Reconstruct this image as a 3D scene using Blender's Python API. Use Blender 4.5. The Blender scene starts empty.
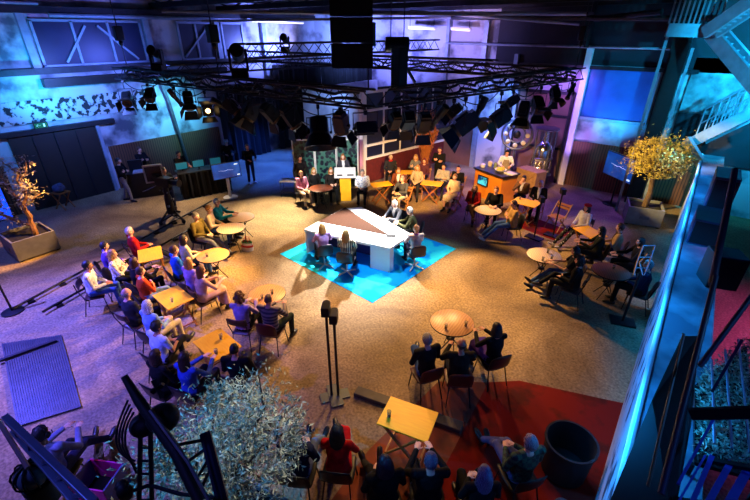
import bpy, bmesh, math, random
from mathutils import Vector, Matrix, Quaternion, noise
random.seed(7)
sc = bpy.context.scene
COL = sc.collection
R = math.radians

# ------------------------------------------------------------------ camera
CAM_H, PITCH, YAW, FPX = 5.8, 28.0, 37.6, 410.0
cam_data = bpy.data.cameras.new('camera')
cam_data.sensor_width = 36.0
cam_data.lens = FPX / 750.0 * 36.0
cam_data.clip_start = 0.05
cam_data.clip_end = 200
cam = bpy.data.objects.new('camera', cam_data)
COL.objects.link(cam)
cam.location = (0, 0, CAM_H)
cam.rotation_euler = (R(90 - PITCH), 0, R(YAW))
sc.camera = cam
CAM_M = Matrix.Translation((0, 0, CAM_H)) @ cam.rotation_euler.to_matrix().to_4x4()

def ray(px, py):
    d = Vector(((px - 375) / FPX, -(py - 250) / FPX, -1.0))
    return CAM_M.to_3x3() @ d
def at(px, py, z=0.0):                 # point of the hall at height z seen at that place of the photo
    d = ray(px, py)
    return Vector((0, 0, CAM_H)) + d * ((z - CAM_H) / d.z)
def pr(P):                             # where a point of the hall lands in the photo
    q = CAM_M.inverted() @ Vector(P)
    return 375 - FPX * q.x / q.z, 250 + FPX * q.y / q.z
def atd(px, py, dist):                 # point at a distance in front of the lens (things near the gallery)
    return Vector((0, 0, CAM_H)) + ray(px, py) * dist

# ------------------------------------------------------------------ world, exposure
w = bpy.data.worlds.new('world'); sc.world = w; w.use_nodes = True
w.node_tree.nodes['Background'].inputs[0].default_value = (0.10, 0.14, 0.42, 1)
w.node_tree.nodes['Background'].inputs[1].default_value = 0.012
sc.view_settings.view_transform = 'Standard'
sc.view_settings.look = 'None'
sc.view_settings.gamma = 1.0
sc.view_settings.use_curve_mapping = False
sc.view_settings.exposure = 0.0

# ------------------------------------------------------------------ stage lighting
def spot(name, loc, aim, energy, color, angle=60, blend=0.5, radius=0.08):
    l = bpy.data.lights.new(name, 'SPOT')
    l.energy = energy; l.color = color; l.spot_size = R(angle); l.spot_blend = blend
    l.shadow_soft_size = radius
    o = bpy.data.objects.new(name, l); COL.objects.link(o)
    o.location = loc
    o.rotation_euler = (Vector(aim) - Vector(loc)).to_track_quat('-Z', 'Y').to_euler()
    return o
WARM = (1.0, 0.55, 0.20); AMBER = (1.0, 0.50, 0.16); WHITE = (1.0, 0.84, 0.66)
BLUE = (0.10, 0.22, 1.0); VIOLET = (0.36, 0.14, 1.0); CYAN = (0.06, 0.55, 1.0); MAGENTA = (1.0, 0.10, 0.75)
CTX, CTY = at(228, 436, 2.0).x, at(228, 436, 2.0).y
CTX, CTY = at(228, 436, 2.0).x, at(228, 436, 2.0).y
K = 3.55
STAGE = (1.0, 0.93, 0.87)
# warm lanterns of the rig
spot('key_front_left', (-8.3, 7.2, K), (-9.6, 4.2, .6), 1562, WARM, 62, .6)
spot('key_left_block', (-9.0, 7.6, K), (-9.6, 3.6, .6), 1258, WARM, 60, .6)
spot('key_left_people', (-6.2, 8.2, K), (-8.8, 3.6, .8), 1776, WARM, 50, .6)
spot('key_front_floor', (-5.8, 9.0, K), (-3.6, 6.0, 0), 1007, WARM, 70, .7)
spot('key_front_corner', (-6.6, 7.4, K), (-4.8, 4.6, 0), 493, WARM, 64, .6)
spot('key_right_floor', (-5.0, 11.0, K), (-3.2, 8.6, 0), 2184, WARM, 60, .8)
spot('key_center', (-7.7, 9.5, 3.55), (-6.9, 8.1, .7), 3910, STAGE, 62, .6)
spot('key_center_back', (-5.2, 10.2, K), (-7.0, 8.4, .7), 4315, STAGE, 38, .6)
spot('key_carpet_front', (-6.4, 7.3, 3.5), (-6.6, 7.7, 0), 520, (.70, .92, 1), 66, .7)
spot('key_mid_front', (-7.4, 6.9, 3.5), (-6.5, 5.3, 0), 420, WARM, 66, .8)
spot('key_stage_left', (-11.4, 10.2, K), (-11.2, 8.6, 0), 3078, (1, .80, .52), 62, .8)
spot('key_stage_mid', (-9.2, 9.6, K), (-8.8, 6.4, 0), 1332, WARM, 66, .8)
spot('key_back_block', (-5.4, 9.4, K), (-8.4, 13.4, .8), 3915, WARM, 46, .6)
spot('key_counter', (-4.9, 11.6, K), (-5.6, 15.4, 1.0), 2072, WARM, 46, .6)
spot('key_lectern', (-8.6, 7.6, K), (-10.6, 11.4, 1.2), 1776, STAGE, 36, .5)
spot('key_right_block', (-6.0, 11.8, K), (-3.8, 12.6, .6), 1258, WARM, 50, .7)
spot('back_right_aud', (-5.4, 11.6, K), (-1.6, 11.0, .4), 900, WARM, 44, .7)
spot('key_tree_yellow', (-4.0, 12.4, 3.7), (-1.0, 15.1, 2.3), 3510, (1, .70, .22), 34, .4)
spot('key_tree_left', (-12.9, 4.4, 4.2), (-14.4, 2.5, 1.3), 2632, AMBER, 27, .4)
spot('front_red', (-4.0, 6.4, 3.7), (-1.4, 4.6, 0), 266, AMBER, 60, .8)
spot('crew_floor', (-14.6, 8.6, 3.9), (-14.2, 6.4, 0), 960, (1, .74, .50), 74, .9)
# colour washes
spot('blue_left_floor', (-12.2, -.6, 6.2), (-10.3, 1.2, 0), 11385, (.10, .10, 1.0), 62, .8)
spot('violet_left_floor', (-12.6, .2, 6.2), (-9.6, .9, 0), 323, (.50, .14, 1.0), 60, .9)
spot('blue_left_far', (-15.6, .5, 6.2), (-15.4, 2.6, 0), 1260, (.10, .14, 1.0), 66, .9)
spot('blue_near_left', (-7.2, -1.8, 6.2), (-6.9, .9, 0), 3200, (.12, .10, 1.0), 62, .8)
spot('cyan_left_wall', (-16.6, 4.4, 3.6), (-18.4, 5.2, 4.3), 742, (.01, .42, 1.0), 110, .9)
spot('blue_left_wall', (-15.0, 5.5, 4.6), (-18.4, 6.6, 3.2), 1500, (.12, .22, 1.0), 110, .9)
spot('blue_left_wall_far', (-15.6, 2.2, 4.6), (-18.4, 3.0, 4.0), 700, (.03, .30, 1.0), 110, .9)
spot('blue_wall_upper', (-15.4, 8.2, 4.9), (-18.4, 6.4, 5.4), 540, (.10, .16, 1.0), 110, .9)
spot('teal_wall', (-16.0, 9.4, 4.0), (-18.4, 9.4, 2.8), 1300, (.10, .62, 1.0), 70, .9)
spot('violet_far_wall', (-16.6, 15.2, 5.0), (-18.4, 14.6, 5.6), 2250, (.16, .22, 1.0), 120, .9)
spot('white_far_wall', (-17.6, 16.4, 4.6), (-18.4, 16.4, 5.6), 260, (.45, .45, 1.0), 70, .9)
spot('blue_passage', (-16.6, 13.6, 4.0), (-16.2, 12.8, 0), 3519, (.02, .11, 1.0), 84, .7)
spot('violet_back_wall', (-12.0, 15.8, 5.1), (-12.6, 18.4, 5.6), 2242, (.20, .22, 1.0), 124, .9)
spot('violet_back_wall_right', (-9.6, 15.8, 5.1), (-9.0, 18.4, 5.4), 700, (.34, .28, 1.0), 100, .9)
spot('block_wall_light', (-11.6, 11.6, 4.2), (-12.4, 13.2, 2.8), 420, (.22, .42, 1.0), 80, .9)
spot('magenta_partition', (-11.4, 12.5, .5), (-11.4, 13.2, 1.2), 40, (1, .12, .5), 100, .8)
spot('blue_counter_back', (-6.9, 16.2, 4.3), (-7.4, 18.4, 2.0), 1500, (.14, .30, 1.0), 84, .7)
spot('violet_back_floor', (-6.8, 17.4, 4.4), (-6.6, 16.6, 0), 900, (.22, .08, 1.0), 100, .8)
spot('violet_right_floor', (-2.6, 17.8, 5.0), (-2.8, 15.6, 0), 800, (.20, .06, 1.0), 70, .9)
spot('orange_door', (-4.9, 17.2, .5), (-4.8, 18.4, 2.2), 110, AMBER, 100, .9)
spot('violet_door', (-4.6, 16.6, 4.2), (-4.4, 18.4, 3.2), 420, (.40, .16, 1.0), 100, .9)
spot('post_violet', (-3.5, 17.5, .8), (-4.0, 18.3, 3.4), 260, (.46, .26, 1.0), 90, .9)
spot('blue_window', (-2.7, 16.9, 1.9), (-2.6, 18.4, 3.3), 560, (.01, .38, 1.0), 84, .9)
spot('cyan_stairs', (3.4, 11.4, 6.4), (1.0, 16.4, 5.2), 4493, (.01, .55, 1.0), 52, .7)
spot('cyan_wall', (2.4, 15.4, 5.6), (1.2, 18.4, 4.4), 3250, (.01, .52, 1.0), 110, .9)
for i, yy in enumerate((4.0, 6.2, 8.4, 10.6, 12.8, 15.0)):
    spot('side_wall_wash', (-.75, yy, 2.9), (.35, yy, 2.0), 560, (.01, .30, 1.0), 96, .9)
spot('blue_top', (3.6, 12.0, 5.6), (.6, 10.5, 2.2), 158, (.01, .14, 1.0), 90, .7)
spot('magenta_aisle', (3.4, 9.6, 4.6), (2.2, 9.6, 0), 900, MAGENTA, 80, .7)
spot('blue_corner_right', (2.6, .8, 5.6), (1.7, 3.0, 3.6), 130, (.03, .04, 1.0), 110, .8)
spot('cyan_panel', (3.2, 5.0, 5.8), (2.0, 3.8, 3.4), 156, (.06, .35, 1.0), 80, .8)
spot('blue_tree', (-5.6, -.6, 5.4), (CTX - .3, CTY, 1.9), 1714, (.03, .36, 1.0), 30, .7)
spot('warm_tree', (-2.4, 4.6, 4.8), (CTX + .5, CTY + .2, 1.9), 842, (1, .82, .6), 40, .7)
spot('roof_warm', (-8, 15.5, 4.9), (-8.5, 17.4, 7.0), 160, (1, .5, .3), 100, .9)
spot('front_people_blue', (-1.2, -1.0, 6.2), (-2.0, 2.6, .8), 96, (.14, .14, 1.0), 60, .8)
spot('violet_corner_wall', (-15.6, 16.2, 5.2), (-16.0, 18.4, 5.5), 2200, (.16, .28, 1.0), 120, .9)
spot('violet_roof_left', (-16.0, 3.0, 5.6), (-17.6, 3.6, 7.0), 160, (.40, .18, 1.0), 110, .9)
spot('violet_roof_back', (-8.0, 15.0, 5.6), (-9.0, 17.6, 7.0), 160, (.34, .22, 1.0), 120, .9)
spot('warm_right_floor', (-3.2, 8.2, 3.4), (-1.5, 7.0, 0), 120, WARM, 54, .9)
spot('blue_operator', (-5.2, -1.6, 5.6), (-6.2, .6, .8), 700, (.16, .18, 1.0), 50, .8)
spot('blue_ladder', (-4.4, -1.6, 5.2), (-3.0, .1, 3.0), 220, (.10, .16, 1.0), 60, .8)
spot('key_carpet_right', (-5.2, 9.4, 3.5), (-5.15, 9.2, 0), 260, (.60, .90, 1), 52, .8)
spot('key_tables_left', (-6.0, 5.6, 3.5), (-6.4, 3.3, .7), 520, WARM, 60, .8)
spot('key_table_front', (-3.4, 5.2, 3.5), (-2.6, 3.9, .7), 200, WARM, 44, .8)
spot('key_tables_far_left', (-9.0, 6.0, 3.5), (-8.4, 3.6, .7), 240, WARM, 60, .8)


# ------------------------------------------------------------------ materials
def lin(c):
    return tuple((x / 12.92 if x <= 0.04045 else ((x + 0.055) / 1.055) ** 2.4) for x in c)
MATS = {}
def mk(name, rgb, rough=0.6, metal=0.0, var=0.12, scale=6.0, bump=0.0, emit=None, es=0.0, spec=0.5):
    if name in MATS: return MATS[name]
    m = bpy.data.materials.new(name); m.use_nodes = True
    nt = m.node_tree; b = nt.nodes['Principled BSDF']
    c = lin(rgb)
    b.inputs['Roughness'].default_value = rough
    b.inputs['Metallic'].default_value = metal
    b.inputs['Specular IOR Level'].default_value = spec
    tc = nt.nodes.new('ShaderNodeTexCoord')
    nz = nt.nodes.new('ShaderNodeTexNoise'); nz.inputs['Scale'].default_value = scale; nz.inputs['Detail'].default_value = 4
    nt.links.new(tc.outputs['Object'], nz.inputs['Vector'])
    rp = nt.nodes.new('ShaderNodeValToRGB')
    rp.color_ramp.elements[0].position = 0.3; rp.color_ramp.elements[1].position = 0.7
    rp.color_ramp.elements[0].color = (*[x * (1 - var) for x in c], 1)
    rp.color_ramp.elements[1].color = (*[min(1, x * (1 + var)) for x in c], 1)
    nt.links.new(nz.outputs['Fac'], rp.inputs['Fac'])
    nt.links.new(rp.outputs['Color'], b.inputs['Base Color'])
    if bump:
        bp = nt.nodes.new('ShaderNodeBump'); bp.inputs['Strength'].default_value = bump; bp.inputs['Distance'].default_value = 0.02
        nt.links.new(nz.outputs['Fac'], bp.inputs['Height']); nt.links.new(bp.outputs['Normal'], b.inputs['Normal'])
    if emit:
        b.inputs['Emission Color'].default_value = (*lin(emit), 1); b.inputs['Emission Strength'].default_value = es
    MATS[name] = m
    return m
def cloth(rgb):
    return mk('cloth_%02x%02x%02x' % tuple(int(255 * x) for x in rgb), rgb, rough=0.85, var=0.2, scale=14, bump=0.3, spec=0.2)
def two_tone(name, a, b_, kind='wave', scale=20.0, rough=0.8, axis='X', lo=0.45, hi=0.55, dist=0.0, metal=0.0, coord='Object', mapscale=(1, 1, 1)):
    if name in MATS: return MATS[name]
    m = bpy.data.materials.new(name); m.use_nodes = True
    nt = m.node_tree; b = nt.nodes['Principled BSDF']
    b.inputs['Roughness'].default_value = rough; b.inputs['Metallic'].default_value = metal
    tc = nt.nodes.new('ShaderNodeTexCoord'); mp = nt.nodes.new('ShaderNodeMapping'); mp.inputs['Scale'].default_value = mapscale
    nt.links.new(tc.outputs[coord], mp.inputs['Vector'])
    if kind == 'wave':
        t = nt.nodes.new('ShaderNodeTexWave'); t.bands_direction = axis; t.inputs['Distortion'].default_value = dist
        t.inputs['Detail'].default_value = 2; out = t.outputs['Fac']
    elif kind == 'noise':
        t = nt.nodes.new('ShaderNodeTexNoise'); t.inputs['Detail'].default_value = 6; out = t.outputs['Fac']
    elif kind == 'voronoi':
        t = nt.nodes.new('ShaderNodeTexVoronoi'); out = t.outputs['Distance']
    elif kind == 'checker':
        t = nt.nodes.new('ShaderNodeTexChecker'); out = t.outputs['Fac']
    t.inputs['Scale'].default_value = scale
    nt.links.new(mp.outputs['Vector'], t.inputs['Vector'])
    rp = nt.nodes.new('ShaderNodeValToRGB')
    rp.color_ramp.elements[0].position = lo; rp.color_ramp.elements[1].position = hi
    rp.color_ramp.elements[0].color = (*lin(a), 1); rp.color_ramp.elements[1].color = (*lin(b_), 1)
    nt.links.new(out, rp.inputs['Fac']); nt.links.new(rp.outputs['Color'], b.inputs['Base Color'])
    MATS[name] = m
    return m
def glow(name, rgb, s):
    return mk(name, rgb, 0.4, 0, 0.02, 3, 0, rgb, s)
BLACK = mk('black_metal', (0.07, 0.07, 0.08), 0.45, 0.3, 0.3, 9)
STEEL = mk('grey_steel', (0.42, 0.43, 0.46), 0.4, 0.8, 0.2, 7)
CHROME = mk('chrome', (0.8, 0.8, 0.82), 0.18, 1.0, 0.05, 5)
DARKSTEEL = mk('dark_steel', (0.16, 0.16, 0.18), 0.5, 0.6, 0.3, 5)
RUBBER = mk('black_rubber', (0.04, 0.04, 0.045), 0.7, 0, 0.2, 12)
WHITEP = mk('white_paint', (0.86, 0.86, 0.87), 0.35, 0, 0.03, 4)
SKIN = [mk('skin_fair', (0.86, 0.66, 0.56), 0.55, 0, 0.06, 25), mk('skin_rosy', (0.82, 0.58, 0.48), 0.55, 0, 0.06, 25), mk('skin_tan', (0.70, 0.48, 0.36), 0.55, 0, 0.06, 25)]
GLASS = mk('drinking_glass', (0.85, 0.9, 0.92), 0.05, 0, 0.02, 5)
GLASS.node_tree.nodes['Principled BSDF'].inputs['Transmission Weight'].default_value = 0.9

# ------------------------------------------------------------------ mesh builder
class MB:
    def __init__(s): s.v = []; s.f = []; s.mi = []; s.cur = 0
    def mat(s, i): s.cur = i; return s
    def add(s, vs, fs, M=None):
        o = len(s.v)
        for p in vs:
            p = Vector(p)
            s.v.append(M @ p if M is not None else p)
        for f in fs: s.f.append([i + o for i in f]); s.mi.append(s.cur)
        return s
    def box(s, c, d, M=None):
        x, y, z = c; a, b, h = d[0] / 2, d[1] / 2, d[2] / 2
        vs = [(x + i * a, y + j * b, z + k * h) for i in (-1, 1) for j in (-1, 1) for k in (-1, 1)]
        return s.add(vs, [(0, 1, 3, 2), (4, 6, 7, 5), (0, 4, 5, 1), (2, 3, 7, 6), (0, 2, 6, 4), (1, 5, 7, 3)], M)
    def bar(s, p, q, wd, ht=None, up=(0, 0, 1)):
        p = Vector(p); q = Vector(q); d = q - p; ht = ht or wd
        y = d.normalized(); x = y.cross(Vector(up))
        if x.length < 1e-4: x = Vector((1, 0, 0))
        x.normalize(); z = x.cross(y)
        M = Matrix((x, y, z)).transposed().to_4x4(); M.translation = (p + q) / 2
        return s.box((0, 0, 0), (wd, d.length, ht), M)
    def loft(s, pts, rx, ry=None, n=10, xaxis=None, M=None, caps=True):
        pts = [Vector(p) for p in pts]; k = len(pts)
        if not hasattr(rx, '__len__'): rx = [rx] * k
        ry = ry or rx
        if not hasattr(ry, '__len__'): ry = [ry] * k
        vs = []; X = None
        for i in range(k):
            t = (pts[min(i + 1, k - 1)] - pts[max(i - 1, 0)])
            t = t.normalized() if t.length > 1e-9 else Vector((0, 0, 1))
            if xaxis is not None: X = Vector(xaxis)
            elif X is None: X = Vector((1, 0, 0)) if abs(t.x) < 0.9 else Vector((0, 1, 0))
            X = X - t * X.dot(t)
            if X.length < 1e-5: X = t.orthogonal()
            X.normalize(); Y = t.cross(X)
            for j in range(n):
                a = 2 * math.pi * j / n
                vs.append(pts[i] + X * (rx[i] * math.cos(a)) + Y * (ry[i] * math.sin(a)))
        fs = [(i * n + j, i * n + (j + 1) % n, (i + 1) * n + (j + 1) % n, (i + 1) * n + j) for i in range(k - 1) for j in range(n)]
        if caps: fs += [tuple(reversed(range(n))), tuple(range((k - 1) * n, k * n))]
        return s.add(vs, fs, M)
    def tube(s, pts, r, n=6, M=None): return s.loft(pts, r, None, n, None, M)
    def ell(s, c, r, M=None, nu=12, nv=8):
        c = Vector(c); r = r if hasattr(r, '__len__') else (r, r, r)
        vs = [c + Vector((0, 0, -r[2]))]
        for i in range(1, nv):
            a = math.pi * i / nv - math.pi / 2
            for j in range(nu):
                b = 2 * math.pi * j / nu
                vs.append(c + Vector((r[0] * math.cos(a) * math.cos(b), r[1] * math.cos(a) * math.sin(b), r[2] * math.sin(a))))
        vs.append(c + Vector((0, 0, r[2]))); L = len(vs) - 1
        fs = [(0, 1 + (j + 1) % nu, 1 + j) for j in range(nu)]
        for i in range(nv - 2):
            for j in range(nu):
                fs.append((1 + i * nu + j, 1 + i * nu + (j + 1) % nu, 1 + (i + 1) * nu + (j + 1) % nu, 1 + (i + 1) * nu + j))
        fs += [(L, 1 + (nv - 2) * nu + j, 1 + (nv - 2) * nu + (j + 1) % nu) for j in range(nu)]
        return s.add(vs, fs, M)
    def cap(s, p, q, r0, r1, n=12):         # tapered capsule
        p = Vector(p); q = Vector(q); d = (q - p)
        if d.length < 1e-6: d = Vector((0, 0, 1e-4))
        u = d.normalized(); pts = []; rs = []
        for a in (-85, -55, -25): pts.append(p + u * (r0 * math.sin(R(a)))); rs.append(r0 * math.cos(R(a)))
        for a in (25, 55, 85): pts.append(q + u * (r1 * math.sin(R(a)))); rs.append(r1 * math.cos(R(a)))
        return s.loft(pts, rs, None, n)
    def lathe(s, prof, c=(0, 0, 0), n=24, M=None):
        c = Vector(c); vs = []; k = len(prof)
        for r, z in prof:
            for j in range(n):
                a = 2 * math.pi * j / n
                vs.append(c + Vector((r * math.cos(a), r * math.sin(a), z)))
        fs = [(i * n + j, i * n + (j + 1) % n, (i + 1) * n + (j + 1) % n, (i + 1) * n + j) for i in range(k - 1) for j in range(n)]
        fs += [tuple(reversed(range(n))), tuple(range((k - 1) * n, k * n))]
        return s.add(vs, fs, M)
    def prism(s, poly, z0, z1, M=None):
        k = len(poly)
        vs = [(x, y, z0) for x, y in poly] + [(x, y, z1) for x, y in poly]
        fs = [tuple(reversed(range(k))), tuple(range(k, 2 * k))] + [(i, (i + 1) % k, k + (i + 1) % k, k + i) for i in range(k)]
        return s.add(vs, fs, M)
    def mesh(s, name, mats, smooth=True):
        me = bpy.data.meshes.new(name)
        me.from_pydata([tuple(p) for p in s.v], [], s.f)
        mats = mats if isinstance(mats, (list, tuple)) else [mats]
        for m in mats: me.materials.append(m)
        me.polygons.foreach_set('material_index', s.mi)
        bm = bmesh.new(); bm.from_mesh(me); bmesh.ops.recalc_face_normals(bm, faces=bm.faces[:]); bm.to_mesh(me); bm.free()
        if smooth:
            me.polygons.foreach_set('use_smooth', [True] * len(me.polygons))
            try: me.set_sharp_from_angle(angle=R(40))
            except Exception: pass
        me.update()
        return me
    def build(s, name, mats, parent=None, smooth=True, bevel=0.0):
        o = bpy.data.objects.new(name, s.mesh(name, mats, smooth)); COL.objects.link(o)
        if parent is not None: o.parent = parent
        if bevel:
            b = o.modifiers.new('bevel', 'BEVEL'); b.width = bevel; b.segments = 2; b.limit_method = 'ANGLE'
        return o

def empty(name, loc, rz=0.0):
    o = bpy.data.objects.new(name, None); COL.objects.link(o)
    o.location = loc; o.rotation_euler = (0, 0, rz); o.empty_display_size = 0.1
    return o
def tag(o, label=None, cat=None, group=None, kind=None):
    if label: o['label'] = label
    if cat: o['category'] = cat
    if group: o['group'] = group
    if kind: o['kind'] = kind
    return o
def struct(mb, name, m, smooth=False, label=None, parent=None, bevel=0.0):
    o = mb.build(name, m, parent, smooth, bevel)
    if parent is None: o['kind'] = 'structure'
    if label: o['label'] = label
    return o
def yaw_to(p, q):
    d = Vector(q) - Vector(p)
    return math.atan2(-d.x, d.y)
# ================================================================== the hall
def concrete_mat():
    m = bpy.data.materials.new('floor_concrete'); m.use_nodes = True
    nt = m.node_tree; b = nt.nodes['Principled BSDF']; L = nt.links.new
    tc = nt.nodes.new('ShaderNodeTexCoord')
    n1 = nt.nodes.new('ShaderNodeTexNoise'); n1.inputs['Scale'].default_value = 0.42; n1.inputs['Distortion'].default_value = .8; n1.inputs['Detail'].default_value = 8; n1.inputs['Roughness'].default_value = 0.62
    n2 = nt.nodes.new('ShaderNodeTexNoise'); n2.inputs['Scale'].default_value = 22; n2.inputs['Detail'].default_value = 6
    vo = nt.nodes.new('ShaderNodeTexVoronoi'); vo.inputs['Scale'].default_value = 16
    for t in (n1, n2, vo): L(tc.outputs['Object'], t.inputs['Vector'])
    r1 = nt.nodes.new('ShaderNodeValToRGB'); r1.color_ramp.elements[0].position = .3; r1.color_ramp.elements[1].position = .68
    r1.color_ramp.elements[0].color = (*lin((.38, .29, .20)), 1); r1.color_ramp.elements[1].color = (*lin((.72, .62, .46)), 1)
    r2 = nt.nodes.new('ShaderNodeValToRGB'); r2.color_ramp.elements[0].position = .3; r2.color_ramp.elements[1].position = .7
    r2.color_ramp.elements[0].color = (.45, .43, .41, 1); r2.color_ramp.elements[1].color = (1.1, 1.1, 1.1, 1)
    r3 = nt.nodes.new('ShaderNodeValToRGB'); r3.color_ramp.elements[0].position = .05; r3.color_ramp.elements[1].position = .35
    r3.color_ramp.elements[0].color = (.62, .6, .58, 1); r3.color_ramp.elements[1].color = (1, 1, 1, 1)
    L(n1.outputs['Fac'], r1.inputs['Fac']); L(n2.outputs['Fac'], r2.inputs['Fac']); L(vo.outputs['Distance'], r3.inputs['Fac'])
    mx = nt.nodes.new('ShaderNodeMixRGB'); mx.blend_type = 'MULTIPLY'; mx.inputs[0].default_value = 1
    mx2 = nt.nodes.new('ShaderNodeMixRGB'); mx2.blend_type = 'MULTIPLY'; mx2.inputs[0].default_value = 0.7
    L(r1.outputs['Color'], mx.inputs[1]); L(r2.outputs['Color'], mx.inputs[2])
    L(mx.outputs['Color'], mx2.inputs[1]); L(r3.outputs['Color'], mx2.inputs[2])
    L(mx2.outputs['Color'], b.inputs['Base Color'])
    rr = nt.nodes.new('ShaderNodeMapRange'); rr.inputs[3].default_value = .55; rr.inputs[4].default_value = .85; b.inputs['Specular IOR Level'].default_value = .25
    L(n1.outputs['Fac'], rr.inputs[0]); L(rr.outputs[0], b.inputs['Roughness'])
    bp = nt.nodes.new('ShaderNodeBump'); bp.inputs['Strength'].default_value = .25; bp.inputs['Distance'].default_value = .01
    L(n2.outputs['Fac'], bp.inputs['Height']); L(bp.outputs['Normal'], b.inputs['Normal'])
    return m
FLOOR = concrete_mat()
def plaster(name, base, stain, lo=.42, hi=.6, scale=1.2):
    return two_tone(name, stain, base, 'noise', scale, .85, lo=lo, hi=hi)
PLASTER = plaster('old_white_plaster', (.66, .65, .68), (.30, .30, .34), .34, .52, 1.1)
STAINED = plaster('flaking_plaster', (.66, .64, .66), (.10, .10, .12), .45, .51, 4.6)
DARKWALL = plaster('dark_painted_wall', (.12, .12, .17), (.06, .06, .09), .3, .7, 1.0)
WAINS = two_tone('brown_board_cladding', (.24, .13, .07), (.42, .25, .15), 'wave', 3.2, .6, 'X', .1, .5, 1.5)
WAINSY = two_tone('brown_board_cladding_left', (.24, .13, .07), (.42, .25, .15), 'wave', 3.2, .6, 'Y', .1, .5, 1.5)
DRAPE = two_tone('black_drape', (.02, .02, .022), (.075, .075, .08), 'wave', 2.2, .9, 'Y', .2, .8, 1.0)
ROOFW = two_tone('roof_boards', (.10, .06, .05), (.27, .15, .11), 'wave', 1.4, .8, 'Y', .2, .8, 2.0)
BRICKR = mk('red_painted_brick', (.34, .08, .09), .7, 0, .25, 8, .3)
DOORDK = mk('dark_brown_door', (.075, .045, .035), .6, 0, .3, 3)
WINDK = mk('dark_window_glass', (.06, .09, .2), .38, 0, .2, 2)
STEELBLUE = mk('painted_steelwork', (.50, .54, .60), .5, .2, .2, 4)

WX, WY, ZC = -18.5, 18.5, 7.0
struct(MB().prism([(WX - .4, -7), (7, -7), (7, WY + .4), (WX - .4, WY + .4)], -.2, 0), 'floor', FLOOR)
struct(MB().box(((WX + 7) / 2, 5.8, ZC + .1), (26, 26, .2)), 'ceiling', ROOFW)
struct(MB().box((WX - .2, 5.75, 3.5), (.4, 25.5, 7)), 'wall_left', PLASTER)
struct(MB().box(((WX + 7) / 2, WY + .2, 3.5), (26, .4, 7)), 'wall_back', PLASTER)
struct(MB().box((7.2, 5.75, 3.5), (.4, 25.5, 7)), 'wall_right', DARKWALL)
struct(MB().box(((WX + 7) / 2, -7.2, 3.5), (26, .4, 7)), 'wall_front', DARKWALL)
# red floor paint, and floor patches with coloured light put into their tint
RED = two_tone('worn_red_floor_paint', (.30, .07, .035), (.44, .065, .03), 'noise', 2.2, .85, lo=.38, hi=.5)
RED.node_tree.nodes['Principled BSDF'].inputs['Specular IOR Level'].default_value = .15
struct(MB().prism([(-1.75, 5.75), (-1.3, 6.15), (.35, 6.75), (.35, 1.2), (-1.2, 1.2), (-1.55, 3.6)], 0, .0008), 'trim_1', RED, label='worn red painted floor area')
ORF = two_tone('orange_lit_concrete_tint', (.34, .16, .07), (.48, .19, .07), 'noise', 2.6, .85, lo=.36, hi=.56)  # bare concrete with the orange light put into its colour
struct(MB().prism([(-2.5, 5.2), (-1.75, 5.75), (-1.55, 3.6), (-1.2, 1.2), (-2.5, 1.2), (-2.65, 3.3)], 0, .0006), 'trim_90', ORF, label='concrete floor area coloured as if lit orange')
struct(MB().prism([(-4.3, 13.0), (-2.6, 12.6), (-2.2, 13.6), (-4.0, 14.1)], 0, .0008), 'trim_2', RED)  # red light on the floor, coloured in with the red paint material
# left wall build-up
x = WX + .03
struct(MB().box((x, 9.0, .875), (.06, 5.0, 1.75)).box((x, .4, .875), (.06, 5.4, 1.75)), 'trim_3', WAINSY, label='brown board cladding low on the left wall')
struct(MB().box((x, 5.5, 3.35), (.05, 6.4, .75)), 'trim_4', STAINED, label='band of flaking plaster')
struct(MB().box((x + .06, 4.5, 2.72), (.2, 4.9, .16)), 'trim_5', DARKSTEEL, label='dark lintel beam over the big door')
d = struct(MB().box((x + .02, 4.87, 1.3), (.1, 2.72, 2.6)), 'door_1', DOORDK, label='big dark brown sliding door')
struct(MB().box((x + .1, 4.87, 1.3), (.04, .06, 2.56)).box((x + .1, 4.2, 1.3), (.03, .05, 2.5)).box((x + .1, 5.55, 1.3), (.03, .05, 2.5)), 'door_rail', DARKSTEEL, parent=d)
struct(MB().box((x + .05, 6.3, 1.35), (.16, .12, 2.7)), 'trim_6', STEELBLUE, label='door post')
struct(MB().box((x + .15, 4, 4.62), (.34, 22, .2)), 'trim_7', DARKSTEEL, label='dark rail beam along the left wall')
struct(MB().box((x + .3, 8.6, 4.25), (.3, 7.2, .28)), 'trim_8', BLACK, label='black duct on the left wall')
struct(MB().box((x + .15, 5.5, 6.45), (.36, 25.5, .22)), 'trim_9', DARKSTEEL, label='eaves beam of the left wall')
struct(MB().tube([(x + .35, -6, 6.62), (x + .35, 5.6, 6.62)], .05, 8), 'trim_10', STEELBLUE, label='pipe under the eaves')
struct(MB().tube([(x + .35, 5.8, 6.3), (x + .35, 12, 6.3)], .07, 8), 'trim_11', STEELBLUE)
for i, (yy, zz, hh) in enumerate(((9.05, 5.6, 2.0), (5.05, 5.6, 2.0), (12.2, 5.6, 2.0), (14.8, 5.2, 2.8))):
    struct(MB().box((x + .08, yy, zz), (.2, .22, hh)), 'trim_%d' % (12 + i), STEELBLUE, label='pilaster on the left wall')
struct(MB().tube([(x + .1, 9.0, 4.5), (x + .1, 9.3, 3.2), (x + .1, 9.6, 0)], .07, 8), 'trim_16', STEEL, label='rainwater pipe on the left wall')
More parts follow.
